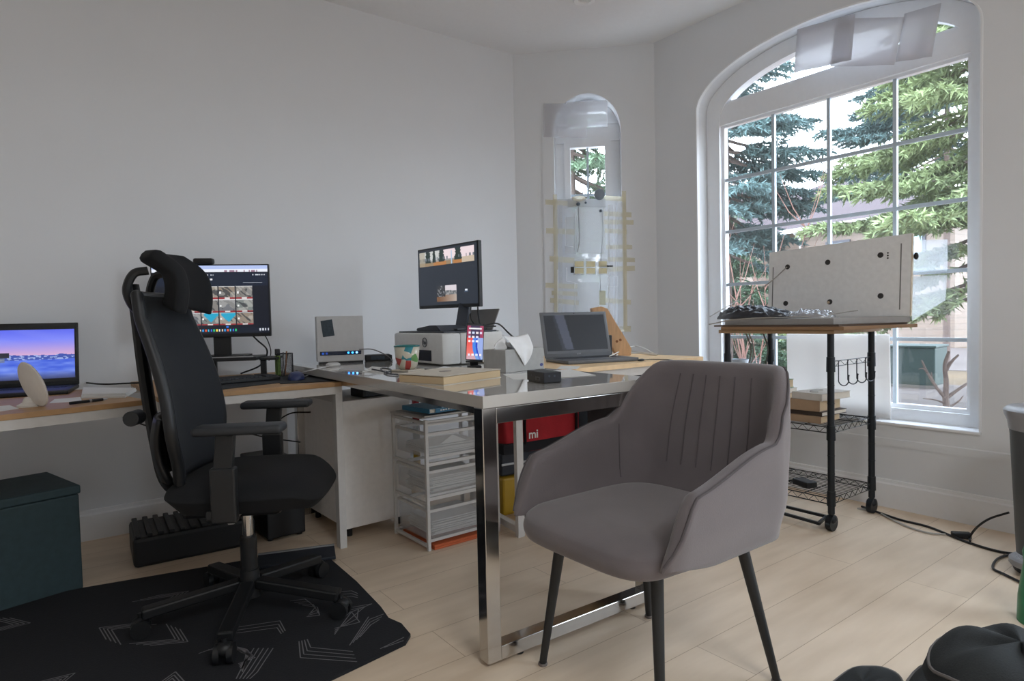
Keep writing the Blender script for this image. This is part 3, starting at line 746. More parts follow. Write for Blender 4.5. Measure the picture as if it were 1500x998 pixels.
# riser shelf under the monitor
p0 = dep(268, 545, 2.84); p1 = dep(366, 545, 3.02); p0.z = p1.z = DT; 
RM = frame_M(M.translation.copy() + Vector((0, 0, DT-M.translation.z)), x)
t = thing('monitor_riser', 'black monitor riser shelf with two legs per side under the wide monitor', 'riser', M=RM)
MB().bx(.20, .455, -.08, .15, .088, .1035, bev=.002).build('shelf', BLACKP, t)
MB().bx(.456, .53, -.02, .16, .084, .095, bev=.002).build('side_shelf', BLACKP, t)
for xx, yy in ((.22, -.06), (.22, .13), (.47, -.0), (.51, .14)): MB().bx(xx-.012, xx+.012, yy-.01, yy+.01, 0, .0875 if xx < .4 else .0835, bev=.001).build('leg', BLACKP, t)
b = MB(); b.bx(.24, .44, -.0795, -.062, .104, .108, bev=.001); o = b.build('white_card', mat('pale_card', (170, 170, 172), .6)); o.matrix_world = RM; tag(o, 'pale card strip lying at the front of the monitor riser shelf', 'card')
cable('black cable looping down behind the wide monitor', [RM @ Vector(p) for p in ((.36, .05, .26), (.43, .06, .18), (.455, .17, .12), (.42, .18, .05), (.33, .16, .012))], .004)
cable('thin black cable hanging at the right of the monitor neck', [RM @ Vector(p) for p in ((.44, .03, .24), (.475, .05, .19), (.472, .17, .12), (.46, .18, .07))], .0025)
# keyboard and mats
flat('desk_mat', 'large black desk mat under the keyboard on the work desk', 'desk mat', [(300, 574), (421, 560), (398, 549), (285, 556)], DT, .003, mat('mat_black', (30, 33, 38), .8))
P = on(300, 566, 2, DT+.003); Q = on(411, 556, 2, DT+.003); KM = frame_M(P, Q-P); kw = (Q-P).length
t = thing('keyboard', 'black full size keyboard on the desk mat in front of the monitor', 'keyboard', M=KM)
MB().bx(0, kw, 0, .15, .0005, .016, bev=.004).build('case', BLACKP, t)
b = MB(); n = 18; q = (kw-.02)/n
for r in range(6):
    for k in range(n):
        if k in (14,): continue
        b.bx(.01+k*q+.001, .01+(k+1)*q-.001, .012+r*.021, .012+(r+1)*.021-.002, .0155, .022, bev=.001)
b.build('keys', mat('key_black', (38, 42, 48), .55), t)
flat('mouse_mat', 'black mouse mat at the right end of the work desk', 'mouse mat', [(411, 563), (500, 558.5), (470, 548), (398, 551)], DT+.0005, .003, mat('mat_black', (30, 33, 38), .8))
Mm = frame_M(on(434, 556, 2, DT+.0036), RT+fw*.25)
t = thing('mouse', 'dark blue computer mouse on the black mouse mat', 'mouse', M=Mm)
def mfn(s, q):
    a = 2*PI*s; r = math.sin(q*PI/2); return Vector((.036*r*math.cos(a), .056*r*math.sin(a), .036*math.cos(q*PI/2)**.7))
MB().grid(mfn, 28, 10, wrap=True).build('shell', mat('mouse_blue', (28, 44, 92), .35), t, smooth='all')
MB().cyl((-.004, .022, .030), (.004, .022, .030), .008, n=12).build('scroll_wheel', BLACKP, t)
# pen holder
pc = on(418, 551.5, 2, DT)
t = thing('pen_holder', 'black wire mesh pen cup beside the blue mouse', 'pen holder', tuple(pc))
b = MB(); R_ = .037; hh = .108
for z in (.001, hh): b.tube([(R_*math.cos(k*PI/14), R_*math.sin(k*PI/14), z+.001) for k in range(28)], .0022, n=6, closed=True)
for k in range(36):
    a = k*2*PI/36; b.tube([(R_*math.cos(a), R_*math.sin(a), .001), (R_*math.cos(a), R_*math.sin(a), hh)], .0006, n=4)
for k in range(1, 16): b.tube([(R_*math.cos(j*PI/14), R_*math.sin(j*PI/14), hh*k/16) for j in range(28)], .0005, n=4, closed=True)
b.cyl((0, 0, 0), (0, 0, .002), R_)
b.build('mesh_cup', BLACKM, t)
rt2 = Vector((RT.x, RT.y, 0)).normalized()
o = MB().bar(tuple(-rt2*.034+Vector((0, 0, .004))), tuple(-rt2*.034+Vector((0, 0, .10))), .022, .02, bev=.003).build('marker_body', mat('green_label', (120, 150, 70), .5), t)
tm = thing('marker_pen', 'green marker with dark cap standing in the left of the mesh pen cup', 'marker', tuple(pc))
o.parent = tm; o.name = 'barrel'
MB().bar(tuple(-rt2*.034+Vector((0, 0, .101))), tuple(-rt2*.034+Vector((0, 0, .132))), .021, .019, bev=.003).build('cap', BLACKP, tm)
for k, (dx, dy, L, cl, lb) in enumerate(((.01, .0, .12, (150, 110, 80), 'brown pencil leaning in the mesh pen cup'), (.018, .01, .11, (60, 60, 66), 'dark pen leaning right in the mesh pen cup'), (-.002, .012, .115, (120, 118, 120), 'grey pen standing at the back of the mesh pen cup'))):
    b = MB(); b.cyl((-.005*k, .003*k, .004), (dx, dy, L), .0035, n=8)
    tag(b.build('pen', mat('pen_%d' % k, cl, .5), smooth=True, loc=pc), lb, 'pen')

# ------------------------------------------------------------------ items on the gloss table
N0 = Vector((1.109, 3.10, TT)); N1 = Vector((1.328, 3.035, TT)); NM = frame_M(N0, N1-N0)
t = thing('network_device', 'upright white box-shaped device with a row of blue lights on the gloss table', 'network device', M=NM)
w = (N1-N0).length
b = MB(); b.bx(0, w, 0, .10, .009, .238, bev=.004); b.build('case', mat('device_white', (196, 196, 196), .45), t)
MB().bx(.01, w-.005, .004, .09, 0, .010).build('base', BLACKP, t)
b = MB(); b.box((w*.5, -.001, .052), (w*.88, .004, .020), None, .0018, seg=3); b.build('light_bar', mat('bar_navy', (20, 34, 62), .2), t)
for k, (px, c, s) in enumerate(((.66, (40, 130, 255), 2.2), (.75, (40, 130, 255), 3), (.84, (90, 160, 255), 3), (.12, (20, 70, 160), .8), (.20, (20, 60, 150), .6))):
    MB().cyl((w*px, -.0032, .052), (w*px, -.0048, .052), .0052, n=14).build('indicator_light', emit('blue_led_%d' % k, c, s), t)
b = MB(); b.box((w*.235, -.0012, .178), (.056, .0012, .082), Matrix.Rotation(math.radians(-7), 3, 'Y')); b.build('sticker', mat('sticker_dark', (48, 62, 72), .6, vary=.3, vscale=90), t)
# power brick & cables
t = thing('power_adapter', 'black power adapter block beside the white device on the table', 'power adapter', tuple(on(535, 530, 2, TT)), math.radians(-20))
MB().bx(0, .13, 0, .06, 0.0005, .034, bev=.005).build('body', BLACKP, t); MB().bx(.03, .10, -.001, .0, .008, .026).build('label', mat('sticker_dark', (48, 62, 72), .6), t)
t = thing('power_adapter', 'small dark adapter behind the white cable loop near the white device', 'power adapter', tuple(on(553, 529, 2, TT)), math.radians(-10))
MB().bx(0, .08, .0, .05, 0.0005, .03, bev=.005).build('body', BLACKP, t)
cable('grey cable looping from the white device toward the printer', [on(526, 512, 1, 3.02), on(545, 512, 1, 3.0), on(565, 520, 1, 2.95), on(575, 528, 2, TT+.004)], .003, mat('grey_cable', (120, 118, 116), .6))
cable('white cable from the small white puck off the table edge', [on(486, 536, 2, TT+.004), on(466, 540, 2, TT+.004), on(450, 544, 2, TT-.005), dep(432, 549, 2.95)], .0022, WHITEP)
cable('white cable crossing the black mouse mat to the blue mouse', [on(455, 548, 2, DT+.008), on(448, 551, 2, DT+.008), on(440, 553, 2, DT+.008)], .002, WHITEP)
cable('white cable lying along the table toward the coloured cup', [on(497, 541, 2, TT+.003), on(530, 543, 2, TT+.003), on(560, 546, 2, TT+.003), on(574, 541, 2, TT+.003)], .002, WHITEP)
b = MB(); b.lathe([(.001, 0.0005), (.030, .0005), (.034, .006), (.032, .013), (.022, .018), (.001, .019)], n=28)
tag(b.build('white_puck', WHITEP, smooth=True, loc=on(488, 537, 2, TT)), 'small rounded white puck on the table before the white device', 'desk gadget')
cable('dark grey cable coiled loosely on the table left of the coloured cup', [on(x, y, 2, TT+.004) for x, y in ((545, 541), (556, 543), (570, 545), (572, 541), (558, 540), (566, 547), (584, 549))], .003, mat('cable_dark', (70, 70, 74), .5))
# cup and coaster
cp = on(597, 543.5, 2, TT)
b = MB(); b.bx(-.05, .05, -.05, .05, .0005, .007, bev=.002); tag(b.build('coaster', mat('cream_tile', (200, 192, 178), .4), loc=cp, rz=.35), 'cream square coaster under the coloured ceramic cup', 'coaster')
def cup_mat():
    M = bpy.data.materials.new('painted_ceramic'); M.use_nodes = True; nt = M.node_tree; b = nt.nodes['Principled BSDF']
    tc = nt.nodes.new('ShaderNodeTexCoord'); v = nt.nodes.new('ShaderNodeTexVoronoi'); v.inputs['Scale'].default_value = 30
    nt.links.new(tc.outputs['Object'], v.inputs['Vector'])
    r = nt.nodes.new('ShaderNodeValToRGB'); r.color_ramp.interpolation = 'CONSTANT'; e = r.color_ramp.elements
    e[0].color = (*lin((206, 200, 182)), 1); e[0].position = 0
    cols = [(.38, (176, 70, 66)), (.48, (206, 200, 182)), (.60, (60, 138, 150)), (.70, (110, 160, 96)), (.80, (206, 200, 182)), (.93, (96, 86, 60))]
    e[1].position = cols[0][0]; e[1].color = (*lin(cols[0][1]), 1)
    for p, c in cols[1:]:
        q = e.new(p); q.color = (*lin(c), 1)
    sp = nt.nodes.new('ShaderNodeSeparateColor'); nt.links.new(v.outputs['Color'], sp.inputs[0]); nt.links.new(sp.outputs[0], r.inputs['Fac'])
    nt.links.new(r.outputs['Color'], b.inputs['Base Color']); b.inputs['Roughness'].default_value = .15
    return M
t = thing('ceramic_cup', 'hand painted ceramic cup in cream, red, teal and green with teal rim', 'cup', tuple(cp+Vector((0, 0, .0075))))
MB().lathe([(.001, 0), (.030, 0), (.040, .012), (.048, .045), (.052, .095), (.048, .095), (.044, .045), (.036, .016), (.001, .01)], n=36).build('body', cup_mat(), t, smooth='all')
b = MB(); b.tube([(.0505*math.cos(k*PI/20), .0505*math.sin(k*PI/20), .096) for k in range(40)], .0035, n=8, closed=True); b.build('rim', mat('teal_glaze', (42, 112, 112), .15), t, smooth=True)
# printer
t = thing('printer', 'white laser printer with dark top and grey paper support on the gloss table', 'printer', (1.447, 2.455, TT))
PW = mat('printer_white', (216, 216, 214), .35)
b = MB(); b.bx(0, .10, 0, .48, .004, .147, bev=.012); b.build('front_body', PW, t, smooth=True)
b = MB(); b.bx(.101, .335, .004, .476, .004, .146, bev=.004); b.build('rear_body', PW, t, smooth=True)
DK = mat('printer_dark', (66, 70, 78), .5)
b = MB(); b.bx(.02, .315, .02, .46, .1475, .154, bev=.002); b.build('top_plate', DK, t)
b = MB(); b.prism([(.10, .155), (.33, .155), (.33, .168), (.20, .182), (.14, .182)][::1], lambda p, q, d: Vector((.05+(d), p, q)), 0, .16, bev=.003); b.build('output_cover', DK, t)
b = MB(); R = Matrix.Rotation(math.radians(-24), 3, 'Y')
b.box((.335, .18, .20), (.006, .25, .12), Matrix.Rotation(math.radians(24), 3, 'Y'), .002); b.build('paper_support', mat('support_grey', (128, 126, 126), .5), t)
MB().bx(-.002, .001, .10, .24, .018, .068, bev=.0006).build('paper_slot', BLACKP, t)
MB().bx(-.004, .001, .09, .25, .012, .017, bev=.0006).build('slot_lip', PW, t)
LM = Matrix.Translation((-.0015, .158, .104)) @ Matrix.Rotation(-PI/2, 4, 'Z') @ Matrix.Rotation(PI/2, 4, 'X')
b = MB(); b.tube([(.021*math.cos(k*PI/16), .021*math.sin(k*PI/16), 0) for k in range(32)], .0022, n=6, closed=True)
o = b.build('logo_ring', mat('logo_grey', (90, 94, 100), .5), t, M=LM)
text('logo_letters', 'hp', .026, LM, mat('logo_grey', (90, 94, 100), .5), t, bold=True)
# second monitor on slanted arm
def cams(a, b):
    if b > .70 and b < .965 and .02 < a < .955:
        if .585 < a < .60 and b < .93: return (170, 195, 220)
        hz = .80
        if b > hz: c = (232, 214, 218) if a > .42 else (196, 198, 196)
        else: c = (150, 150, 150)
        if b < .765: c = (176, 122, 74) if (.28 < a < .5 or .62 < a < .76) else (150, 128, 100)
        if a > .76 and b < .80: c = (196, 180, 160)
        for tx, ww in ((.18, .055), (.29, .035), (.42, .06), (.70, .065)):
            if abs(a-tx) < ww*(1.0-.45*(b-.74)/.22+.5*(sn(a*40, b*60)-.5)) and b > .755: c = (40, 54, 52)
        if hz < b < hz+.05 and sn(a*60, 2) > .6: c = (110, 118, 126)
        if a < .12: c = mix(c, (160, 150, 130), .6)
        return c
    if .055 < b < .335 and .32 < a < .66:
        if a < .47 and b > .14: return (52, 54, 58) if sn(a*60, b*40) > .3 else (120, 122, 126)
        if b > .22+.06*(1-a): return (214, 206, 212)
        if b > .17: return (100, 104, 108) if sn(a*70, b*50) > .5 else (150, 150, 150)
        return mix((120, 88, 66), (190, 180, 172), min(1, max(0, (a-.38)*3)))
    if abs(a-.82) < .018 and abs(b-.235) < .012: return (220, 228, 240)
    if abs(a-.82) < .03 and abs(b-.205) < .006: return (90, 110, 140)
    return (40, 46, 56)
ml = Vector((1.657, 3.045, 1.024)); mr = Vector((1.70, 2.525, 1.024)); x = mr-ml; M = frame_M(ml, x)
t = thing('monitor', 'black monitor on a slanted arm showing outdoor camera views above the printer', 'monitor', M=M); mw = x.length
MB().bx(0, mw, 0, .022, 0, .318, bev=.003).build('case', BLACKP, t)
screen('screen', mw-.016, .292, 180, 104, cams, Matrix.Translation((.008, -.0012, .017)), 1.0, t)
b = MB(); a0 = Vector((mw*.68, .05, .06)); a1 = Vector((mw*.84, -.05, -.105))
b.bar(a0, a1, .055, .03, bev=.004); b.bar((mw*.68, .02, .10), (mw*.68, .06, .05), .06, .03, bev=.003)
b.build('stand_arm', mat('arm_dark', (58, 64, 74), .45), t)
b = MB(); b.bx(mw*.62, mw*.96, -.12, .06, -.1115, -.101, bev=.003); b.build('stand_base', DK, t)
cable('black cable from the second monitor down past the printer to the tissue box', [M @ Vector(p) for p in ((.47, .03, .02), (.50, .01, -.05), (.56, -.02, -.09))]+[dep(728, 474, 2.75), dep(745, 488, 2.6), dep(760, 502, 2.78), dep(768, 512, 2.78)], .0035)
cable('second thinner black cable behind the phone beside the printer', [M @ Vector(p) for p in ((.42, .03, .02), (.45, .0, -.04), (.50, -.03, -.07), (.56, -.04, -.095))]+[dep(726, 478, 2.75)], .003)
# white adapter plate standing right of printer
b = MB(); b.bx(0, .01, 0, .10, 0.0005, .15, bev=.002); tag(b.build('plastic_sheet', WHITEP, loc=(1.79, 2.50, TT)), 'white panel standing at the right side of the printer', 'panel')
# phone on a stand
PM = frame_M(on(695, 538.5, 2, TT), Vector((RT.x, RT.y, 0)) + Vector((fw.x, fw.y, 0))*.12)
t = thing('phone_stand', 'small black phone stand on the table behind the open book', 'phone stand', M=PM)
MB().bx(-.03, .03, -.02, .05, .0005, .008, bev=.002).build('base', BLACKP, t)
MB().bx(-.018, .018, .016, .024, .008, .08, bev=.002).build('back_plate', BLACKP, t)
MB().bx(-.036, .036, -.008, .018, .022, .030, bev=.002).build('ledge', BLACKP, t)
def phone_px(a, b):
    if b > .955: return (20, 22, 30)
    if .86 < b < .90 and .1 < a < .9: return (236, 236, 240)
    for j, bb in enumerate((.76, .64, .52, .13)):
        for i in range(4):
            cx = .15+i*.233
            if abs(a-cx) < .07 and abs(b-bb) < .034 and not (j in (1, 2) and i in (3,)): return [(240, 240, 245), (210, 225, 250), (245, 235, 235), (225, 225, 250)][(i+j) % 4]
    d = a+.35*(b-.5)+.12*math.sin(b*5)
    if b > .62: c = mix((120, 60, 150), (200, 60, 90), a if a > .5 else 1-a); c = mix(c, (16, 24, 60), .75 if abs(a-.5) < .28 else .2)
    elif d < .42: c = mix((226, 66, 60), (240, 140, 130), (.62-b)*1.6)
    elif d < .62: c = (60, 130, 226)
    elif d < .72: c = (30, 60, 190)
    else: c = (150, 170, 226)
    if b < .1: c = mix(c, (170, 190, 220), .5)
    return c
t2 = thing('smartphone', 'smartphone with a red and blue home screen propped on the stand', 'phone', M=PM @ Matrix.Translation((0, -.004, .031)) @ Matrix.Rotation(math.radians(-9), 4, 'X') @ Matrix.Rotation(math.radians(4), 4, 'Y'))
MB().bx(-.038, .038, 0, .009, 0, .160, bev=.004).build('body', BLACKP, t2, smooth=True)
screen('screen', .070, .152, 46, 100, phone_px, Matrix.Translation((-.035, -.0006, .004)), 1.0, t2)
# book pile on the table near corner
GT = math.radians(-1.6)
P = on(650, 565, 2, TT); Q = on(733, 553, 2, TT); R_ = on(621, 551, 2, TT)
M = frame_M(P, Q-P); M.translation = P
t = thing('book', 'thick cream covered book lying closed at the near edge of the gloss table', 'book', M=M)
wq = (Q-P).length; dq = .205
MB().bx(.0, wq, 0, dq, .0025, .026, bev=.001).build('pages', PAGE, t)
b = MB(); b.grid(lambda s, q: Vector((-.002+(wq+.004)*s, -.002+(dq+.004)*q, .029+.004*math.sin(PI*s)*(q))), 8, 8); b.build('cover', mat('cover_cream', (206, 198, 184), .7, vary=.05), t, solid=.002, recalc=False)
MB().bx(-.002, wq+.002, -.002, dq+.002, 0, .0022).build('back_cover', mat('cover_cream', (206, 198, 184), .7), t)
MB().bx(.10, .135, .09, .115, .0325, .0345).build('cover_mark', mat('cover_mark', (160, 152, 148), .7), t)
a, c = on(604, 553, 2, TT+.006), on(627, 549.5, 2, TT+.006); t = thing('pen', 'orange copper coloured pen lying left of the cream book', 'pen', tuple(a)); d = c-a
MB().cyl((0, 0, 0), d, .0055, n=12).build('barrel', mat('copper', (206, 120, 70), .3, metal=.4), t, smooth=True); MB().cyl(-d*.08, (0, 0, 0), .004, n=12).build('cap', mat('copper_dark', (120, 66, 44), .4), t, smooth=True)
# tissue box
P = on(741, 547, 2, TT); Q = on(822, 537, 2, TT); M = frame_M(P, Q-P)
P_ = on(725, 541, 2, TT)
t = thing('tissue_box', 'grey cardboard tissue box on the gloss table', 'tissue box', M=M); wq = .235
TB = mat('tissue_grey', (168, 168, 166), .7, vary=.05, vscale=40)
MB().bx(0, wq, 0, .115, .0005, .088, bev=.001).build('box', TB, t)
b = MB(); b.sph((wq*.93, -.0006, .018), .011, (1, .08, .55), n=16); b.build('blue_seal', mat('seal_blue', (66, 70, 130), .5), t, smooth=True)
t2 = thing('tissue', 'white tissues pulled up and draping over the grey tissue box', 'tissue', M=M)
TIS = mat('tissue_paper', (240, 240, 241), .9, vary=.02)
def drape(s, q):
    wd_ = .15*(1-q)**.9+.004; x = .107+(s-.5)*wd_+.012*(q-.5)*.4
    if q < .3: k = q/.3; y = .045*(1-k)-.003; z = .134-.042*k**1.5+.010*abs(s-.5)*2*(1-k)
    else: k = (q-.3)/.7; y = -.0035-.004*math.sin(PI*k)*(1+math.sin(7*s)); z = .092-.07*k
    return Vector((x, y+.003*math.sin(11*s)*(1-q), z))
MB().grid(drape, 20, 20).build('front_sheet', TIS, t2, smooth='all', solid=.0006, recalc=False)
def fold(x0, x1, zt, yb, ph):
    """crumpled sheet rising from the slot between x0 and x1 to a slanting top"""
    def f(s, q):
        zz = .087+(zt(s)-.087)*q; return Vector((x0+(x1-x0)*s+.008*math.sin(6*q+ph), yb+.016*math.sin(9*s+ph)*(1-.5*q)-.012*q, zz))
    return f
MB().grid(fold(-.005, .085, lambda s: .10+.038*max(0, 1-abs(s-.35)/.4), .05, .4), 18, 8).build('rear_fold', TIS, t2, smooth='all', solid=.0006, recalc=False)
MB().grid(fold(.07, .165, lambda s: .112+.026*max(0, 1-abs(s-.6)/.5), .07, 1.9), 18, 8).build('right_fold', TIS, t2, smooth='all', solid=.0006, recalc=False)
# papers
flat('paper_sheet', 'white paper sheet on the gloss table left of the black cube under the tissue box', 'paper', [(737, 549), (752, 556), (800, 556), (790, 546)], TT, .0007, PAPER)
flat('paper_sheet', 'white paper sheet pointing right on the gloss table beyond the black cube', 'paper', [(790, 545), (800, 555), (873, 550), (835, 541)], TT+.001, .0007, PAPER)
flat('paper_sheet', 'white sheet lying on the gloss table near its far left corner', 'paper', [(530, 545), (560, 549), (572, 540), (545, 537)], TT, .0006, PAPER)
flat('paper_sheet', 'pale sheet of paper between the coloured cup and the cream book', 'paper', [(618, 546), (655, 548), (680, 541), (650, 537)], TT, .0006, PAPER)
# black cube dock
P = on(797, 563, 2, TT); Q = on(813, 560, 2, TT); L_ = on(772, 558, 2, TT)
M = frame_M(L_, P-L_)
t = thing('usb_dock', 'small black cube shaped socket block on the gloss table', 'dock', M=M); wq = (P-L_).length
MB().bx(0, wq, 0, .062, .003, .036, bev=.002).build('body', mat('dock_black', (34, 37, 44), .45), t)
MB().bx(.004, wq-.004, .004, .058, .0002, .003).build('foot', BLACKP, t)
b = MB(); b.bx(wq*.52, wq*.80, -.0008, .001, .009, .02, bev=.0003); b.build('socket', mat('socket_grey', (70, 76, 86), .4), t)
b = MB(); b.bx(wq*.60, wq*.72, -.0014, -.0006, .011, .017); b.build('socket_hole', BLACKP, t)
b = MB(); 
for k in (.14, .28): b.cyl((wq*k, .001, .022), (wq*k, -.001, .022), .0025, n=10)
for k in (.3, .6): b.cyl((wq-.001, .062*k, .024), (wq+.001, .062*k, .024), .0035, n=10)
b.build('button', mat('socket_grey', (70, 76, 86), .4), t)

# ------------------------------------------------------------------ laptop on the wooden desk
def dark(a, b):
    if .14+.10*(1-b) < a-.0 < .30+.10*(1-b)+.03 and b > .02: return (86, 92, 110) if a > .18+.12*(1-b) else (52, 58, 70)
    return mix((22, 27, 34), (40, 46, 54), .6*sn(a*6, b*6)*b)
pl = Vector((1.902, 2.283, TT)); pr = Vector((2.25, 2.19, TT))
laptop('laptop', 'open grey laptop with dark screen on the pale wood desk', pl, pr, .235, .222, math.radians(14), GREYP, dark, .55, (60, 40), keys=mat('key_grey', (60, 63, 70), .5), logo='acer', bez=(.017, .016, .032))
# wooden angled block
P = on(904, 521.5, 2, TT); M = frame_M(P, Vector((RT.x, RT.y, 0)))
t = thing('wooden_stand', 'slanted knotty pine block standing behind the grey laptop', 'wooden block', M=M)
b = MB(); b.prism([(.0, 0), (.072, 0), (.076, .036), (-.045, .245), (-.075, .258), (-.128, .25), (-.12, .22)], lambda p, q, d: Vector((p, d, q)), 0, .09, bev=.003); b.build('plank', PINE, t)
for p, q in ((.0, .075), (.018, .082)):
    MB().cyl((p, -.0006, q), (p, .001, q), .007, n=14).build('knot', mat('knot', (140, 92, 60), .6), t)
t = thing('speaker_block', 'dark perforated speaker block with pale dots between laptop and pine block', 'speaker block', M=frame_M(Vector((2.30, 2.29, TT)), Vector((RT.x, RT.y, 0))))
MB().bx(-.012, .040, .012, .05, .0005, .11, bev=.004).build('body', mat('block_dark', (66, 70, 74), .5), t)
b = MB()
for i in range(3):
    for j in range(4): b.cyl((-.003+i*.011, .013, .045+j*.016), (-.003+i*.011, .011, .045+j*.016), .0036, n=10)
b.build('dots', mat('dot_white', (232, 236, 230), .5), t)
WC = mat('white_cable', (216, 214, 208), .5)
cable('upper white cable curving from the pine block across the wooden desk', [on(893, 522, 2, TT+.02), on(925, 508, 2, TT+.02) , on(940, 509, 2, TT+.02), on(958, 518, 2, TT+.006)], .0032, WC)
cable('lower white cable running from the dotted block across the wooden desk', [on(895, 524, 2, TT+.006), on(920, 514.5, 2, TT+.006), on(945, 517, 2, TT+.006), on(962, 520, 2, TT+.005), Vector((2.66, 2.5, TT-.02)), Vector((2.68, 2.48, TT-.2)), Vector((2.7, 2.5, .45))], .0032, WC)
cable('white cable loop hanging below the wooden desk edge', [Vector((2.40, 1.93, .70)), Vector((2.41, 1.90, .64)), Vector((2.45, 1.92, .60)), Vector((2.5, 1.97, .64)), Vector((2.5, 2.0, .71))], .003, WC)
t = thing('charger_plug', 'black plug and thin cable at the right side of the grey laptop', 'plug', tuple(on(939, 527.5, 2, TT+.008)))
MB().sph((0, 0, 0), .012, (1.9, .9, .5), n=14).build('plug', BLACKP, t, smooth=True)
b = MB(); o0 = on(939, 527.5, 2, TT+.008)
b.tube(spline([(0, 0, 0)]+[on(x, y, 2, TT+.003)-o0 for x, y in ((955, 526.5), (980, 527), (991, 530))]+[Vector((2.42, 1.86, .72))-o0, Vector((2.44, 1.85, .5))-o0], 6), .002, n=6); b.build('cord', BLACKP, t, smooth=True)
flat('paper_sheet', 'white sheet under the left corner of the grey laptop', 'paper', [(815, 541), (845, 541), (850, 537), (822, 536)], TT, .0007, PAPER)

# ------------------------------------------------------------------ grey upholstered armchair
AC = thing('armchair', 'grey velvet armchair with stitched back and thin black legs in the foreground', 'chair', (1.325, 1.152, 0))
# local: seat opens toward -x, back at +x
def sm(e0, e1, x):
    t = min(1, max(0, (x-e0)/(e1-e0))); return t*t*(3-2*t)
def path(s):
    """plan of the shell, s 0..1 from near arm front round the back to far arm front"""
    W, FX, BX, r = .275, -.27, .235, .105
    L1 = (BX-r)-FX; La = PI*r/2; L2 = 2*(W-r); T = 2*L1+2*La+L2; d = s*T
    if d < L1: return FX+d, -W, 0, -1
    d -= L1
    if d < La:
        a = d/r; return BX-r+r*math.sin(a), -W+r-r*math.cos(a), math.sin(a), -math.cos(a)
    d -= La
    if d < L2: return BX, -W+r+d, 1, 0
    d -= L2
    if d < La:
        a = d/r; return BX-r+r*math.cos(a), W-r+r*math.sin(a), math.cos(a), math.sin(a)
    d -= La
    return BX-r-d, W, 0, 1
def shell_top(s):
    x, y, nx, ny = path(s)
    e = min(s, 1-s)
    arm = .42 + .15*sm(-.01, .062, e)**.9 + .075*sm(.03, .27, e)
    back = .822
    k = sm(.262, .365, e)
    return arm*(1-k)+back*k
def shell_fn(s, q):
    """q 0..1 runs outer bottom -> outer top -> rim -> inner top -> inner bottom"""
    x, y, nx, ny = path(s); e = min(s, 1-s)
    zt = shell_top(s); zb = .392+.02*(1-sm(0, .12, e)) ; th = .021 + .006*sm(.3, .4, e)
    sq = sm(0, .035, e); 
    if q < .42: z = zb+(zt-.02-zb)*(q/.42); off = th
    elif q < .58:
        a = (q-.42)/.16*PI; z = zt-.02+.02*math.sin(a); off = th*math.cos(a)
    else: z = zt-.02-(zt-.02-zb)*((q-.58)/.42); off = -th
    off *= (.25+.75*math.sqrt(sq)) if sq < 1 else 1
    h = z-.39
    back = sm(.27, .42, e)
    lean = .03*h*(1-back)*.25 + back*(.19*h if nx > .5 else .05*h)
    bulge = -.016*(1-sm(0, .10, h))
    o = off+lean+bulge
    X, Y = x+nx*o, y+ny*o
    if h > .22: Y *= 1-(.15 if Y > 0 else .05)*sm(.22, .44, h)
    if nx > .98 and off < 0: X += .0028*abs(math.sin((y)/.545*PI*5))**.5*0
    return Vector((X, Y, z))
NS, NQ = 90, 34
b = MB(); t_ = bmesh.new(); V = [[t_.verts.new(shell_fn(i/(NS-1), j/(NQ-1))) for j in range(NQ)] for i in range(NS)]
for i in range(NS-1):
    for j in range(NQ-1): t_.faces.new((V[i][j], V[i+1][j], V[i+1][j+1], V[i][j+1]))
for i in range(NS-1): t_.faces.new((V[i][NQ-1], V[i+1][NQ-1], V[i+1][0], V[i][0]))
t_.faces.new(V[0]); t_.faces.new(V[-1][::-1]); b._merge(t_)
b.build('shell', FABG, AC, smooth='all')
# seat cushion
def seat_fn(s, q):
    a = 2*PI*s; e = .42; cx, sy = math.cos(a), math.sin(a)
    ex = math.copysign(abs(cx)**e, cx); ey = math.copysign(abs(sy)**e, sy)
    r = 1
    if q < .2: z = .385; r = .86+.14*math.sin(q/.2*PI/2); zz = .375+.012*q/.2
    elif q < .5: zz = .387+.043*((q-.2)/.3); r = 1.0+.02*math.sin((q-.2)/.3*PI)
    else:
        k = (q-.5)/.5; zz = .43+.024*math.sin(k*PI/2); r = 1-k
        if k > .0: r = math.cos(k*PI/2)**.75 if k < 1 else 0
    X = -.04+ex*.262*r; Y = ey*.252*r
    if X < -.2: zz -= .030*sm(-.2, -.31, X) if False else .012*min(1, (-.2-X)/.10)
    return Vector((X, Y, zz))
MB().grid(seat_fn, 72, 22, wrap=True).build('seat', FABG, AC, smooth='all')
# base underside
def under(s, q):
    a = 2*PI*s; e = .42; cx, sy = math.cos(a), math.sin(a)
    ex = math.copysign(abs(cx)**e, cx); ey = math.copysign(abs(sy)**e, sy); r = 1-.75*q
    return Vector((-.03+ex*.235*r, ey*.24*r, .402-.012*math.sin(q*PI/2)))
MB().grid(under, 56, 8, wrap=True).build('underside', mat('black_lining', (40, 38, 40), .95), AC, smooth='all')
# piping along the rim and inner stitch lines
b = MB(); b.tube([shell_fn(i/89, .455)+Vector((0, 0, .001)) for i in range(0, 90)], .0035, n=6); 
b.build('piping', mat('dark_piping', (86, 81, 83), .9), AC, smooth=True)
b = MB()
for yy in (-.135, -.08, -.027, .027, .08, .135):
    s0 = None; best = 9
    for i in range(300, 701):
        x, y, nx, ny = path(i/1000)
        if nx > .9 and abs(y-yy) < best: best = abs(y-yy); s0 = i/1000
    b.tube([shell_fn(s0, q/100)-Vector((.0006, 0, 0)) for q in range(60, 90, 2)], .0018, n=6)

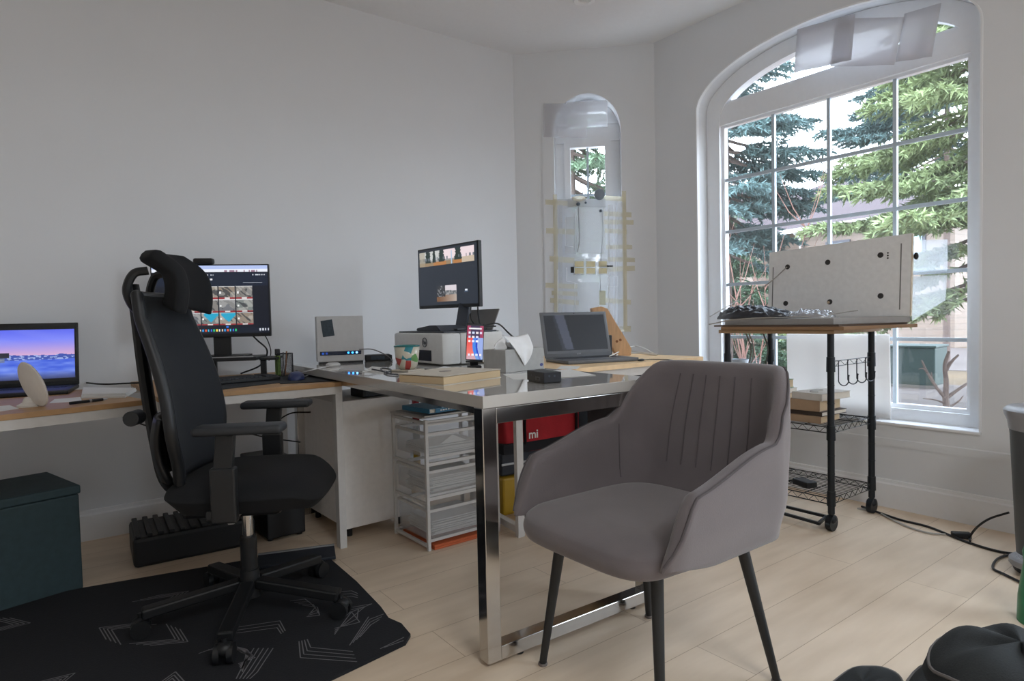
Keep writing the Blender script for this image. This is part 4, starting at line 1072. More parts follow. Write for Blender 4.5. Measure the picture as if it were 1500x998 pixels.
for s0 in (.285, .715): b.tube([shell_fn(s0, q/100)-Vector((.0006, 0, 0)) for q in range(62, 92, 2)], .0022, n=6)
b.build('stitching', mat('dark_stitch', (92, 86, 88), .95), AC, smooth=True)
LEGM = mat('chair_leg_black', (34, 36, 38), .5)
for (fx, fy, tx, ty) in ((-.235, .195, -.19, .15), (-.225, -.215, -.18, -.17), (.185, -.255, .12, -.19), (.205, .195, .13, .15)):
    b = MB(); b.cyl((fx, fy, .006), (tx, ty, .392), .010, .0165, n=20); o = b.build('leg', LEGM, AC, smooth=True)
    MB().lathe([(.001, 0), (.0125, 0), (.0135, .003), (.0125, .007), (.001, .007)], (fx, fy, 0), n=18).build('foot_cap', mat('foot_grey', (120, 112, 108), .5), o)

# ------------------------------------------------------------------ office chair
OC = thing('office_chair', 'black mesh office chair with headrest and armrests on the dark rug', 'office chair', (.53, 2.185, 0), math.radians(-30))
# local +x is the way the chair faces, +y its left (away from the viewer)
RZ = .012   # rug top
for k in range(5):
    a = math.radians(-15+72*k); c, s_ = math.cos(a), math.sin(a)
    b = MB(); b.bar((.03*c, .03*s_, .115), (.31*c, .31*s_, .082), .045, .032, bev=.006); o = b.build('base_arm', BLACKP, OC)
    b = MB(); p = Vector((.315*c, .315*s_, 0)); n_ = Vector((-s_, c, 0))
    for q in (-1, 1): b.cyl(p+n_*(.010*q)+Vector((0, 0, RZ+.028)), p+n_*(.026*q)+Vector((0, 0, RZ+.028)), .028, n=20)
    b.sph(p+Vector((0, 0, RZ+.042)), .026, (1, 1, .8), n=12); b.cyl(p+Vector((0, 0, .05)), p+Vector((0, 0, .085)), .008)
    b.build('caster', BLACKP, o, smooth=True)
b = MB(); b.cyl((0, 0, .07), (0, 0, .16), .036, .03, n=24); b.cyl((0, 0, .16), (0, 0, .27), .026, n=24); b.build('hub', BLACKP, OC, smooth=True)
b = MB(); b.cyl((0, 0, .27), (0, 0, .36), .017, n=24); b.build('gas_lift', CHROME, OC, smooth=True)
b = MB(); b.box((-.02, 0, .385), (.30, .20, .05), None, .015); b.box((-.17, 0, .42), (.10, .10, .07), None, .02); b.build('mechanism', BLACKP, OC)
b = MB(); b.tube([(.02, -.10, .385), (.02, -.20, .385), (.03, -.235, .395)], .005); b.bar((.03, -.225, .395), (.035, -.275, .397), .018, .008, bev=.002); b.build('tilt_lever', mat('lever_grey', (160, 160, 160), .5), OC, smooth=True)
def oseat(s, q):
    a = 2*PI*s; e = .55; cx, sy = math.cos(a), math.sin(a)
    ex = math.copysign(abs(cx)**e, cx); ey = math.copysign(abs(sy)**e, sy)
    if q < .5: th = (q/.5)*PI/2; r = .86+.14*math.sin(th); z = .405+.045*math.sin(th)
    else: th = (q-.5)/.5*PI/2; r = math.cos(th)**.6 if q < 1 else 0; z = .45+.058*math.sin(th)
    X = .035+ex*.24*r; Y = ey*.25*r
    z -= .03*sm(.18, .28, X)
    return Vector((X, Y, z))
MB().grid(oseat, 64, 20, wrap=True).build('seat', FABB, OC, smooth='all')
# back: curved mesh panel in a frame
def backp(a, h):
    """a -1..1 across, h 0..1 up: centre surface of the backrest"""
    z = .50+.56*h
    x = -.175 - .10*h + .05*math.sin(PI*min(1, h*1.15))*.6
    w = .225*(1-.25*h**2) * (1-.22*(1-sm(0, .3, h)))
    return Vector((x+.045*abs(a)**2, a*w, z))
b = MB()
b.grid(lambda s, q: backp(2*s-1, q), 26, 30); b.build('mesh_back', MESHB, OC, smooth='all', solid=.02, recalc=False)
rim = [backp(-1, k/16) for k in range(17)]+[backp(-1+2*k/12, 1) for k in range(1, 12)]+[backp(1, 1-k/16) for k in range(17)]+[backp(1-2*k/12, 0) for k in range(1, 12)]
b = MB(); b.tube([p+Vector((-.008, 0, 0)) for p in rim], .017, n=10, closed=True); b.build('back_frame', BLACKP, OC, smooth=True)
# lumbar shell behind and spine
b = MB()
b.tube(spline([(-.16, 0, .40), (-.245, 0, .46), (-.275, 0, .60), (-.30, 0, .82), (-.315, 0, 1.02), (-.325, 0, 1.10)], 8), [.03]*41, n=10, flat=.6)
b.build('spine', BLACKP, OC, smooth=True)
def lumb(s, q):
    a = 2*s-1; z = .49+.20*q; return Vector((-.245+.07*a*a-.02*math.sin(PI*q), a*.20*(1-.25*(1-q)), z))
MB().grid(lumb, 20, 10).build('lumbar_shell', BLACKP, OC, smooth='all', solid=.014, recalc=False)
MB().cyl((-.25, -.215, .70), (-.25, -.165, .70), .022, n=18).build('tension_knob', BLACKP, OC, smooth=True)
# headrest
b = MB(); 
for s_ in (-1, 1): b.tube(spline([(-.285, .04*s_, 1.00), (-.30, .07*s_, 1.04), (-.305, .08*s_, 1.085), (-.285, .075*s_, 1.13), (-.25, .06*s_, 1.14)], 8), .013, n=8)
b.build('headrest_bracket', BLACKP, OC, smooth=True)
def head(s, q):
    a = 2*s-1; z = 1.03+.165*q; c = .075*a*a; return Vector((-.225+c-.035*(q-.5)+.05*math.sin(PI*q)*.5-.05*max(0, q-.7)*3, a*.125*(1-.15*q), z-.03*a*a*(1-q)))
MB().grid(head, 24, 14).build('headrest', FABB, OC, smooth='all', solid=.042, sub=1, recalc=False)
# arms
for s_ in (-1, 1):
    b = MB(); y = .275*s_
    b.bar((.0, y*.72, .405), (.0, y, .42), .07, .03, bev=.006); b.bar((.02, y, .40), (.02, y, .56), .07, .034, bev=.006); b.bar((.02, y, .55), (.03, y, .655), .052, .024, bev=.004)
    o = b.build('arm_post', BLACKP, OC)
    b = MB(); P_ = []
    b.box((.04+(.03 if s_ < 0 else 0), y, .668), (.245, .085, .026), Matrix.Rotation(0, 3, 'Y'), .011, seg=3); b.build('arm_pad', mat('arm_pad', (40, 43, 47), .55), o, smooth=True)

# ------------------------------------------------------------------ rug with line chevrons
RUGB = mat('rug_black', (26, 28, 33), .95, vary=.15, bump=.5, scale=250); RUGL = mat('rug_lines', (118, 116, 120), .95)
b = MB(); rg = [(-.55, 1.50), (.45, 1.62), (.84, 1.685), (.875, 1.72), (.885, 1.80), (.87, 1.86), (.885, 1.95), (.905, 2.2), (.915, 2.60), (.895, 2.64), (.10, 2.80), (-.55, 2.86)]
b.prism(rg, lambda p, q, d: Vector((p, q, d)), .0005, .010)
def inside(x, y):
    c = False; n = len(rg)
    for i in range(n):
        x1, y1 = rg[i]; x2, y2 = rg[(i+1) % n]
        if (y1 > y) != (y2 > y) and x < (x2-x1)*(y-y1)/(y2-y1)+x1: c = not c
    return c
def chev(px, py, ang, L, n, gap, op=math.radians(60), Lb=None):
    Lb = Lb or L
    for k in range(n):
        c = Vector((px, py))+Vector((math.cos(ang), math.sin(ang)))*gap*k*1.2
        for sgn, LL in ((1, L), (-1, Lb)):
            d = Vector((math.cos(ang+PI+sgn*op/2), math.sin(ang+PI+sgn*op/2)))
            e = c+d*(LL*(1-.06*k)); w = .0016; nrm = Vector((-d.y, d.x))*w
            if not (inside(c.x, c.y) and inside(e.x, e.y)): continue
            b.face([(q.x, q.y, .0106) for q in (c+nrm, c-nrm, e-nrm, e+nrm)], 1)
def rp(x, y): 
    p = on(x, y, 2, .01); return p.x, p.y
def rline(pts):
    P_ = [Vector(rp(x, y)) for x, y in pts]
    for a_, c_ in zip(P_, P_[1:]):
        if not (inside(a_.x, a_.y) and inside(c_.x, c_.y)): continue
        d = (c_-a_).normalized(); w = Vector((-d.y, d.x))*.0016
        b.face([(q.x, q.y, .0106) for q in (a_+w, a_-w, c_-w, c_+w)], 1)
for k in range(3): rline([(323+8*k, 923+3*k), (410-2*k, 910+5*k), (398-3*k+20, 925+2*k)])
for k in range(4): rline([(490-0*k, 924-3*k+6), (515+4*k, 905+5*k-8), (545-10*k, 885+4*k), (495+2*k, 894+4*k)])
for k in range(4): rline([(565-3*k, 896+4*k), (540+1*k, 904+4*k), (512+5*k, 946-4*k)])
for k in range(4): rline([(438+4*k, 940-1*k), (440+5*k, 964-5*k), (523-2*k, 970-5*k)])
for k in range(7): rline([(291+7*k, 958-3*k), (330+5*k, 944-.5*k+3*k), (362+2*k, 952+5*k-3*k), (345-1*k+10, 985-2*k)])
for k in range(5): rline([(388-7*k+12, 950), (365-6*k+12, 985-1*k), (352-5*k+14, 995)])
for k in range(4): rline([(425+6*k, 885+2*k-4), (447+6*k, 878+4*k), (462+2*k, 890+4*k), (455-2*k, 898+2*k)])
for k in range(3): rline([(557+6*k, 951-2*k), (592-1*k, 934+5*k), (596-2*k, 941+2*k)])
for k in range(3): rline([(490, 868+4*k), (515, 866+4*k), (524, 870+3*k)])
for (px, py, an) in ((.15, 2.35, 2.2), (.0, 2.1, .4), (.25, 1.9, 1.2), (-.1, 2.6, -.5), (.05, 1.75, 2.7), (.35, 2.5, .2), (.62, 2.45, 1.9), (.3, 2.15, -1)): chev(px, py, an, .13, 4, .014)
tag(b.build('rug', [RUGB, RUGL], recalc=False), 'black rug with thin grey chevron lines under the office chair', 'rug')
t = thing('floor_board', 'dark blue flat board with a pale back edge lying on the rug near the desk leg', 'board', M=frame_M(on(378, 818, 2, .0115), on(470, 806, 2, .0115)-on(378, 818, 2, .0115)))
MB().bx(0, .30, -.13, 0, 0, .012, bev=.002).build('panel', mat('board_navy', (40, 46, 56), .5), t)
MB().bx(0, .30, .0005, .014, 0, .016, bev=.001).build('edge_strip', mat('strip_grey', (140, 140, 140), .5), t)
# dark box at the left, foot rest, tower
t = thing('storage_box', 'dark teal box with lid standing under the left desk at the frame edge', 'box', (.10, 2.82, 0), math.radians(15))
TEAL = mat('teal_dark', (52, 72, 78), .7, vary=.1)
MB().bx(-.45, 0, 0, .36, .0005, .355, bev=.006).build('body', TEAL, t); MB().bx(-.455, .005, -.005, .365, .356, .388, bev=.006).build('lid', TEAL, t)
t = thing('foot_rest', 'black ribbed foot rest on the floor behind the office chair', 'foot rest', (.27, 2.90, 0), math.radians(-3))
b = MB(); b.bx(0, .46, 0, .30, .0005, .12, bev=.015)
for k in range(11): b.bx(.01+k*.04, .03+k*.04, .01, .29, .119, .132, bev=.003)
b.build('body', BLACKP, t)
t = thing('computer_tower', 'black computer tower on the floor under the work desk', 'computer', (.775, 2.86, 0), math.radians(2))
MB().bx(0, .17, 0, .38, .012, .34, bev=.006).build('case', BLACKP, t)
for x, y in ((.02, .03), (.15, .03), (.02, .35), (.15, .35)): MB().cyl((x, y, 0), (x, y, .013), .012).build('foot', BLACKP, t)
MB().bx(.03, .14, -.003, .001, .22, .30, bev=.001).build('drive_panel', mat('panel_dark', (34, 36, 42), .3), t)

# ------------------------------------------------------------------ utility cart by the window
CA = thing('utility_cart', 'black wire shelf cart on casters with a wood top before the big window', 'cart', (2.76, 1.375, 0))
CW, CDp = .385, .515
for x in (0, CW):
    for y in (0, CDp):
        b = MB(); b.cyl((x, y, .075), (x, y, .865), .0145, n=20)
        for z in (.72, .42, .13): b.cyl((x, y, z-.02), (x, y, z+.045), .0185, .0175, n=20)
        for z in (.25, .33, .56, .64): b.cyl((x, y, z), (x, y, z+.004), .0155, n=20)
        b.build('post', BLACKM, CA, smooth=True)
        b = MB(); b.cyl((x, y-.012, .035), (x, y+.012, .035), .035, n=24); b.cyl((x, y, .055), (x, y, .078), .011); b.sph((x, y, .05), .022, (1, 1.1, 1), n=12)
        b.build('caster', BLACKM, CA, smooth=True)
MB().bx(-.03, CW+.03, -.03, CDp+.03, .866, .882, bev=.001).build('wood_top', mat('cart_top', (168, 140, 108), .6, vary=.1, scale=20, stretch=(10, 1, 1)), CA)
WIRE = BLACKM
def wire_shelf(z):
    b = MB(); r = .0022
    for zz in (z, z+.026):
        b.tube([(0, 0, zz), (CW, 0, zz), (CW, CDp, zz), (0, CDp, zz)], r*1.2, n=6, closed=True)
    def zig(a, c, n):
        a = Vector(a); c = Vector(c); pts = []
        for k in range(2*n+1): pts.append(a+(c-a)*k/(2*n)+Vector((0, 0, .026*(k % 2))))
        b.tube(pts, r*.8, n=4)
    zig((0, 0, z), (CW, 0, z), 7); zig((CW, 0, z), (CW, CDp, z), 10); zig((0, CDp, z), (CW, CDp, z), 7); zig((0, 0, z), (0, CDp, z), 10)
    for k in range(1, 15): b.tube([(CW*k/15, 0, z+.027), (CW*k/15, CDp, z+.027)], .0014, n=4)
    for k in (1, 2, 3): b.tube([(0, CDp*k/4, z+.024), (CW, CDp*k/4, z+.024)], r, n=5)
    b.build('wire_shelf', WIRE, CA)
wire_shelf(.43); wire_shelf(.115)
b = MB(); b.tube([(0, .0, .745), (CW, .0, .745)], .0022, n=6); b.tube([(0, .0, .722), (CW, .0, .722)], .0018, n=6)
for k in range(9): b.tube([(CW*k/9, 0, .722 if k % 2 else .745), (CW*(k+1)/9, 0, .745 if k % 2 else .722)], .0015, n=4)
b.build('hook_rail', WIRE, CA)
for k in range(4):
    x0 = .06+k*.085; b = MB()
    b.tube([(x0, -.004, .745), (x0, -.004, .655)]+[(x0+.032*(1-math.cos(a))*1.0, -.004-.014*math.sin(a/2), .655-.022*math.sin(a)) for a in [PI*j/10 for j in range(1, 11)]]+[(x0+.064, -.018, .672)], .0026, n=6)
    b.sph((x0+.064, -.018, .675), .0045, n=8); b.build('hook', WIRE, CA, smooth=True)
# pull-out floor frame
a = [on(1124, 746, 2, .03), on(1134, 738.5, 2, .03), on(1211, 757, 2, .03), on(1199, 767, 2, .03)]
b = MB(); c0 = sum(a, Vector())/4
for i in range(4):
    p, q = a[i]-c0, a[(i+1) % 4]-c0; d = (q-p).normalized()*.006; b.bar(p-d, q+d, .012, .012)
p = a[2]-c0; q = Vector((2.76, 1.375, .04))-c0; b.bar(p, q-(q-p).normalized()*.03, .02, .014)
for p in a[:2]: 
    p = p-c0; b.cyl(p-Vector((0, 0, .03)), p, .008)
t = tag(b.build('foot_bracket', BLACKM, loc=c0), 'low black rectangular steel frame on the floor in front of the cart', 'bracket')
t['label'] = 'low black rectangular steel frame on the floor in front of the cart caster'
# boards on the cart
BRD = mat('hardboard', (150, 118, 88), .7); GBRD = mat('grey_board', (150, 148, 144), .5)
def slab(name, lb, cat, poly, z0, z1, m, edge=None):
    b = MB(); b.prism(poly, lambda p, q, d: Vector((p, q, d)), z0, z1, bev=.0008)
    return tag(b.build(name, m), lb, cat)
slab('hardboard_sheet', 'thin brown board overhanging the cart top at both ends', 'board', [(2.72, 1.30), (3.20, 1.20), (3.20, 1.90), (2.72, 1.90)], .883, .898, BRD)
slab('hardboard_sheet', 'dark thin board jutting out left over the cart top', 'board', [(2.74, 1.33), (3.17, 1.23), (3.17, 1.94), (2.72, 1.94)], .8985, .906, mat('dark_board', (92, 76, 64), .7))
slab('shelf_board', 'grey topped shelf board lying uppermost on the cart boards', 'board', [(2.755, 1.36), (3.16, 1.215), (3.16, 1.90), (2.755, 1.90)], .9065, .934, mat('shelf_grey', (160, 158, 156), .45))
# standing drilled board
P0, P1 = Vector((3.13, 1.895, .9345)), Vector((3.13, 1.205, .9345)); M = frame_M(P0, P1-P0, (math.sin(.06), 0, math.cos(.06)))
t = thing('drilled_panel', 'large grey panel with six dark screw holes standing upright on the cart', 'panel', M=M); w = .69
b = MB(); b.prism([(0, 0), (w, 0), (w, .372), (0, .350)], lambda p, q, d: Vector((p, d, q)), 0, .016, bev=.0008); b.build('panel', mat('panel_grey', (236, 236, 235), .6, vary=.04), t)
b = MB(); b.bx(w+.0002, w+.003, 0, .016, .0, .37); b.bx(0, w, .001, .015, .3725, .374) if False else None; b.build('edge_band', mat('edge_cream', (206, 190, 166), .6), t)
b = MB()
for px, pz in ((.105, .265), (.315, .272), (.56, .285), (.10, .075), (.33, .075), (.565, .095)):
    b.cyl((px, -.0015, pz), (px, .001, pz), .013, n=18)
for k in range(3): b.cyl((.592, -.0015, .268+.012*k), (.592, .001, .268+.012*k), .004, n=8)
b.build('hole', mat('hole_dark', (58, 56, 56), .8), t)
MB().cyl((.325, -.002, .073), (.325, -.0035, .073), .0065, n=12).build('screw', mat('brass', (210, 190, 160), .3, metal=.7), t)
b = MB(); b.bx(.022, .027, -.0008, .0005, .06, .27); b.bx(.645, .650, -.0008, .0005, .03, .33); b.build('groove', mat('groove_grey', (120, 120, 118), .6), t)
b = MB(); b.sph((w+.012, .02, .27), .017, (.6, .6, 1), n=10); b.build('side_knob', BLACKP, t, smooth=True)
# black plastic bag
c0 = Vector((2.86, 1.80, .934))
def bagf(s, q):
    a = 2*PI*s; th = q*PI*.5
    rr = math.cos(th)**.55 if q < 1 else 0
    X = .105*rr*math.cos(a); Y = .20*rr*math.sin(a)
    z = .068*math.sin(th)*(1-.45*sm(.05, -.22, Y)) 
    n = .030*(abs(sn(X*45+3, Y*38+X*30)-.5)*1.3+abs(sn(X*110+Y*60, Y*90+9)-.5)*.8-.55); w_ = 1+.10*(sn(a*2.2, q*3)-.5)
    return Vector((X*w_, Y*w_, max(.0006, z+n*min(1, q*4))))
b = MB(); b.grid(bagf, 90, 26, wrap=True)
tag(b.build('plastic_bag', mat('black_film', (34, 36, 44), .28, spec=.8, bump=.9, scale=22), smooth='all', loc=c0), 'crumpled shiny black plastic bag lying on the cart boards', 'plastic bag')
def bagf2(s, q):
    a = 2*PI*s; th = q*PI*.5; rr = math.cos(th)**.6 if q < 1 else 0
    X = .08*rr*math.cos(a); Y = .12*rr*math.sin(a); z = .035*math.sin(th)
    n = .026*(abs(sn(X*60+8, Y*50)-.5)*1.3+abs(sn(X*130, Y*110+2)-.5)-.5); return Vector((X, Y, max(.0006, z+n*min(1, q*3))))
b = MB(); b.grid(bagf2, 70, 20, wrap=True)
tag(b.build('clear_bag', clearmat('clear_bag_film', (200, 200, 206), .45, .15, .25, True), smooth='all', loc=(2.90, 1.545, .934)), 'crumpled clear plastic wrap beside the black bag on the cart', 'plastic wrap')
CC = mat('grey_cord2', (170, 166, 160), .6)
cable('pale cord hanging from the upper left hole of the drilled panel', [M @ Vector((.105, -.004, .265)), M @ Vector((.03, -.03, .19)), M @ Vector((-.04, -.05, .14)), M @ Vector((-.12, -.1, .09)), Vector((2.80, 2.02, .95))], .003, CC)
cable('pale cord lying across the front of the cart boards', [Vector((2.735, 1.98, .91)), Vector((2.725, 1.85, .93)), Vector((2.735, 1.74, .938)), Vector((2.78, 1.6, .94)), Vector((2.86, 1.47, .945)), Vector((3.0, 1.37, .965))], .003, CC)
for k, (yy, xx, col) in enumerate(((1.85, 2.86, (120, 116, 112)), (1.86, 2.90, (176, 172, 168)), (1.80, 2.93, (96, 94, 92)))):
    cable(['grey cable hanging under the cart top, leftmost of three', 'pale cable hanging under the cart top, middle of three', 'dark cable hanging under the cart top, rightmost of three'][k],
          [Vector((xx, yy, .862)), Vector((xx+.01, yy-.02, .78)), Vector((xx+.03, yy+.01, .68)), Vector((xx+.02, yy+.01, .56)), Vector((xx+.04, yy, .47))], .004, mat('cord_c%d' % k, col, .6), grp='cables under the cart top')
# books on the middle wire shelf
GB = 'books stacked on the cart shelf'; ZS = .4585
WB = mat('cover_white', (206, 202, 196), .6); TB2 = mat('cover_brown', (168, 142, 116), .6); DB = mat('cover_dark', (70, 60, 54), .6); GC = mat('cover_green', (96, 136, 100), .6)
zz = ZS
for (nm, lb, w_, d_, h_, x_, y_, r_, cv, pg) in (
    ('book', 'lowest tan book of the near stack on the cart shelf', .20, .15, .032, 2.80, 1.44, 3, TB2, PAGE),
    ('book', 'dark covered book second from the bottom of the near cart stack', .20, .16, .020, 2.80, 1.435, -4, DB, PAGEW),
    ('book', 'thick brown book in the middle of the near cart stack', .21, .15, .050, 2.80, 1.445, 2, TB2, PAGE),
    ('book', 'white covered book with a curved mark on top of the near cart stack', .22, .15, .032, 2.79, 1.43, -6, WB, PAGEW)):
    book(nm, lb, w_, d_, h_, (x_, y_, zz), math.radians(r_), cv, pg, GB); zz += h_+.0006
b = MB(); b.tube([(2.89+.05*math.cos(k*PI/12), 1.50+.028*math.sin(k*PI/12), zz+.0005) for k in range(16)], .0012, n=4)
o = [c for c in C.objects if c.get('label', '').startswith('white covered book')][0]
bpy.context.view_layer.update(); q = b.build('cover_mark', mat('mark_grey', (120, 116, 112), .7), o); q.matrix_parent_inverse = o.matrix_world.inverted()
zz = ZS
for (lb, w_, d_, h_, x_, y_, r_, cv, pg) in (
    ('lowest white book of the far stack on the cart shelf behind the armchair', .22, .16, .05, 2.80, 1.68, 2, WB, PAGEW),
    ('tan book above the lowest in the far stack on the cart shelf', .22, .16, .055, 2.80, 1.685, -3, TB2, PAGE),
    ('pale book under the green one in the far cart stack', .24, .16, .022, 2.80, 1.66, 5, WB, PAGEW),
    ('green covered book on top of the far stack on the cart shelf', .22, .155, .042, 2.80, 1.685, 1, GC, PAGE)):
    book('book', lb, w_, d_, h_, (x_, y_, zz), math.radians(r_), cv, pg, GB); zz += h_+.0006
# things low on the cart
b = MB(); b.bx(-.05, .05, -.03, .03, 0, .03, bev=.006); tag(b.build('power_adapter', BLACKP, loc=(2.86, 1.55, .1445), rz=1.2), 'black adapter lying on the lowest wire shelf of the cart', 'power adapter')
cable('tangled black cable on the lowest wire shelf of the cart', [Vector((2.80, 1.84, .148)), Vector((2.86, 1.76, .152)), Vector((2.80, 1.70, .148)), Vector((2.88, 1.64, .15)), Vector((2.86, 1.58, .155))], .005)
# cream panel leaning in the window niche
P0 = Vector((3.375, 1.925, .4175)); P1 = Vector((3.375, 1.395, .4175))
M = frame_M(P0, P1-P0, (math.sin(-.03), 0, math.cos(.03))); b = MB(); b.bx(0, .54, 0, .012, 0, .425, bev=.006)
o = b.build('cream_panel', clearmat('cream_board', (236, 234, 232), 1.0, .5, .03, True)); o.matrix_world = M; tag(o, 'cream coloured panel standing on the window sill behind the cart', 'panel')
b = MB(); b.grid(lambda s, q: Vector((.045*math.cos(2*PI*s)*(1-.15*q), .06*math.sin(2*PI*s)*(1-.1*q), .27*q)), 24, 8, wrap=True); b.cyl((0, 0, 0), (0, 0, .002), .04)
tag(b.build('white_container', mat('milky_plastic', (196, 204, 212), .4), smooth=True, loc=(3.37, 2.22, .4175)), 'milky white container standing on the sill at the left of the big window', 'container')

# ------------------------------------------------------------------ cables along the right baseboard
ZF = .006
def fl(x, y, z=ZF): return on(x, y, 2, z)
cable('pale flat cable along the floor below the big window', [fl(1256, 745), fl(1285, 750), fl(1300, 758), fl(1330, 772), fl(1360, 781), fl(1385, 783)], .004, CC)
cable('black cable running along the baseboard to the pedal bin', [fl(1262, 742), fl(1290, 752), fl(1320, 762), fl(1360, 772), fl(1405, 790), fl(1440, 802), fl(1468, 809), fl(1490, 812)], .005)
cable('black cable arching up from the floor beside the pedal bin', [fl(1421, 793), fl(1421, 786, .02)]+[on(x, y, 0, 3.0) for x, y in ((1432, 772), (1450, 760), (1478, 751))], .0045)
cable('black cable loop on the floor left of the pedal bin base', [fl(1488, 812), fl(1470, 815), fl(1458, 822), fl(1455, 833), fl(1470, 841), fl(1505, 858)], .0045)
b = MB(); b.box((0, 0, .014), (.07, .03, .026), None, .005); tag(b.build('plug_block', BLACKP, loc=fl(1408, 789, 0), rz=-.9), 'black plug block on the floor cable below the window', 'plug')
# ------------------------------------------------------------------ pedal bin
bc = Vector((2.90, .645, 0)); t = thing('pedal_bin', 'dark grey pedal bin with pale lid at the right edge', 'bin', tuple(bc))
BD = mat('bin_body', (74, 78, 80), .45); BG = mat('bin_grey', (150, 151, 156), .35)
b = MB(); b.lathe([(.001, .0005), (.115, .0005), (.120, .02), (.112, .03), (.001, .03)], n=40); b.build('base', BLACKP, t, smooth=True)
b = MB(); b.lathe([(.001, .031), (.105, .031), (.128, .50), (.130, .52), (.001, .52)], n=40); b.build('body', BD, t, smooth=True)
b = MB(); b.lathe([(.001, .52), (.132, .52), (.136, .55), (.146, .575), (.148, .59), (.135, .602), (.06, .61), (.001, .612)], n=40); b.build('lid', BG, t, smooth=True)
b = MB(); pv = Vector((-.075, .03, 0)); b.lathe([(.001, .035), (.075, .035), (.080, .042), (.080, .058), (.074, .064), (.001, .066)], pv, n=32)
o = b.build('pedal', BG, t, smooth=True); b = MB()
for i in range(60):
    a = i*2.4; r = .008*math.sqrt(i)*1.05; b.sph(pv+Vector((r*math.cos(a), r*math.sin(a), .066)), .0032, n=6)
b.build('grip_dots', mat('dot_grey', (190, 192, 198), .4), o)
b = MB(); b.tube(spline([(-.126, .045, .50), (-.128, .045, .53), (-.137, .02, .55)], 6)+[(-.125, .045, .50), (-.11, .045, .25), (-.095, .045, .06)][::1], .006, n=8); 
# green bottle-like item and black bag at the right edge
t = thing('green_bag', 'green plastic item at the right edge beside the pedal bin', 'bag', tuple(on(1527, 914, 2, 0)))
b = MB(); b.lathe([(.001, .0005), (.062, .0005), (.060, .08), (.050, .16), (.046, .19), (.050, .215), (.044, .235), (.001, .24)], n=24); b.build('body', mat('green_plastic', (30, 128, 88), .4, vary=.1), t, smooth=True)

t = thing('backpack', 'black backpack with grey piping lying at the bottom right corner', 'backpack', (1.55, .40, 0))
BPK = mat('pack_fabric', (44, 48, 50), .9, bump=.4, scale=300, vary=.12); PIP = mat('pack_piping', (112, 108, 106), .7)
def lobe(cx, cy, rx, ry, hh, e=.75, ph=0, z0=.0006):
    def f(s, q):
        a = 2*PI*s; th = q*PI*.5; rr = math.cos(th)**.5 if q < 1 else 0
        X = math.copysign(abs(math.cos(a))**e, math.cos(a))*rx*rr; Y = math.copysign(abs(math.sin(a))**e, math.sin(a))*ry*rr
        return Vector((cx+X, cy+Y, z0+hh*math.sin(th)**.8*(1+.04*math.sin(5*a+ph)) if q > 0 else z0))
    return f
main = lobe(.10, .02, .19, .185, .245); pock = lobe(.02, .08, .15, .14, .17, ph=1); low = lobe(.0, .30, .16, .07, .075, ph=2)
MB().grid(main, 64, 22, wrap=True).build('body', BPK, t, smooth='all')
MB().grid(pock, 56, 18, wrap=True).build('front_pocket', BPK, t, smooth='all')
MB().grid(low, 48, 14, wrap=True).build('strap_pad', BPK, t, smooth='all')
b = MB(); b.tube([pock(k/40, .52) for k in range(40)], .0045, n=6, closed=True); b.tube([main(k/40, .50) for k in range(40)], .004, n=6, closed=True)
b.tube([low(k/40, .45) for k in range(40)], .004, n=6, closed=True); b.build('piping', PIP, t, smooth=True)
MB().box((-.035, .235, .05), (.05, .025, .02), Matrix.Rotation(.5, 3, 'Z'), .005).build('buckle', BLACKP, t)

# ------------------------------------------------------------------ outdoors
GZ = -.38
GRASS = mat('dry_grass', (92, 74, 50), .95, vary=.3, scale=4, bump=.4, vscale=.6); DRIVE = mat('driveway', (94, 84, 80), .9, vary=.06, vscale=1.2)
MULCH = mat('mulch', (96, 66, 50), .95, vary=.3, scale=30, bump=.6, vscale=3)
b = MB(); b.bx(3.75, 90, -50, 70, GZ-.2, GZ); struct(b.build('ground', GRASS))
b = MB(); b.bx(9.0, 12.6, -30, 9, GZ, GZ+.01); o = b.build('driveway', DRIVE); struct(o)
b = MB(); b.bx(15.5, 24, -40, 50, GZ, GZ+.012); struct(b.build('road', DRIVE))
b = MB(); b.bx(3.8, 9.0, -6, 12, GZ, GZ+.006); struct(b.build('planting_bed', MULCH))
SPR = [mat('spruce_blue', (92, 116, 116), .9, vary=.45, vscale=2.5), mat('spruce_green', (132, 146, 104), .9, vary=.45, vscale=2.0), mat('spruce_mid', (106, 130, 104), .9, vary=.45, vscale=2.5)]
BARK = mat('bark', (104, 90, 84), .95, vary=.3, bump=.6, scale=40)
RBARK = mat('red_bark', (132, 98, 88), .9, vary=.2)
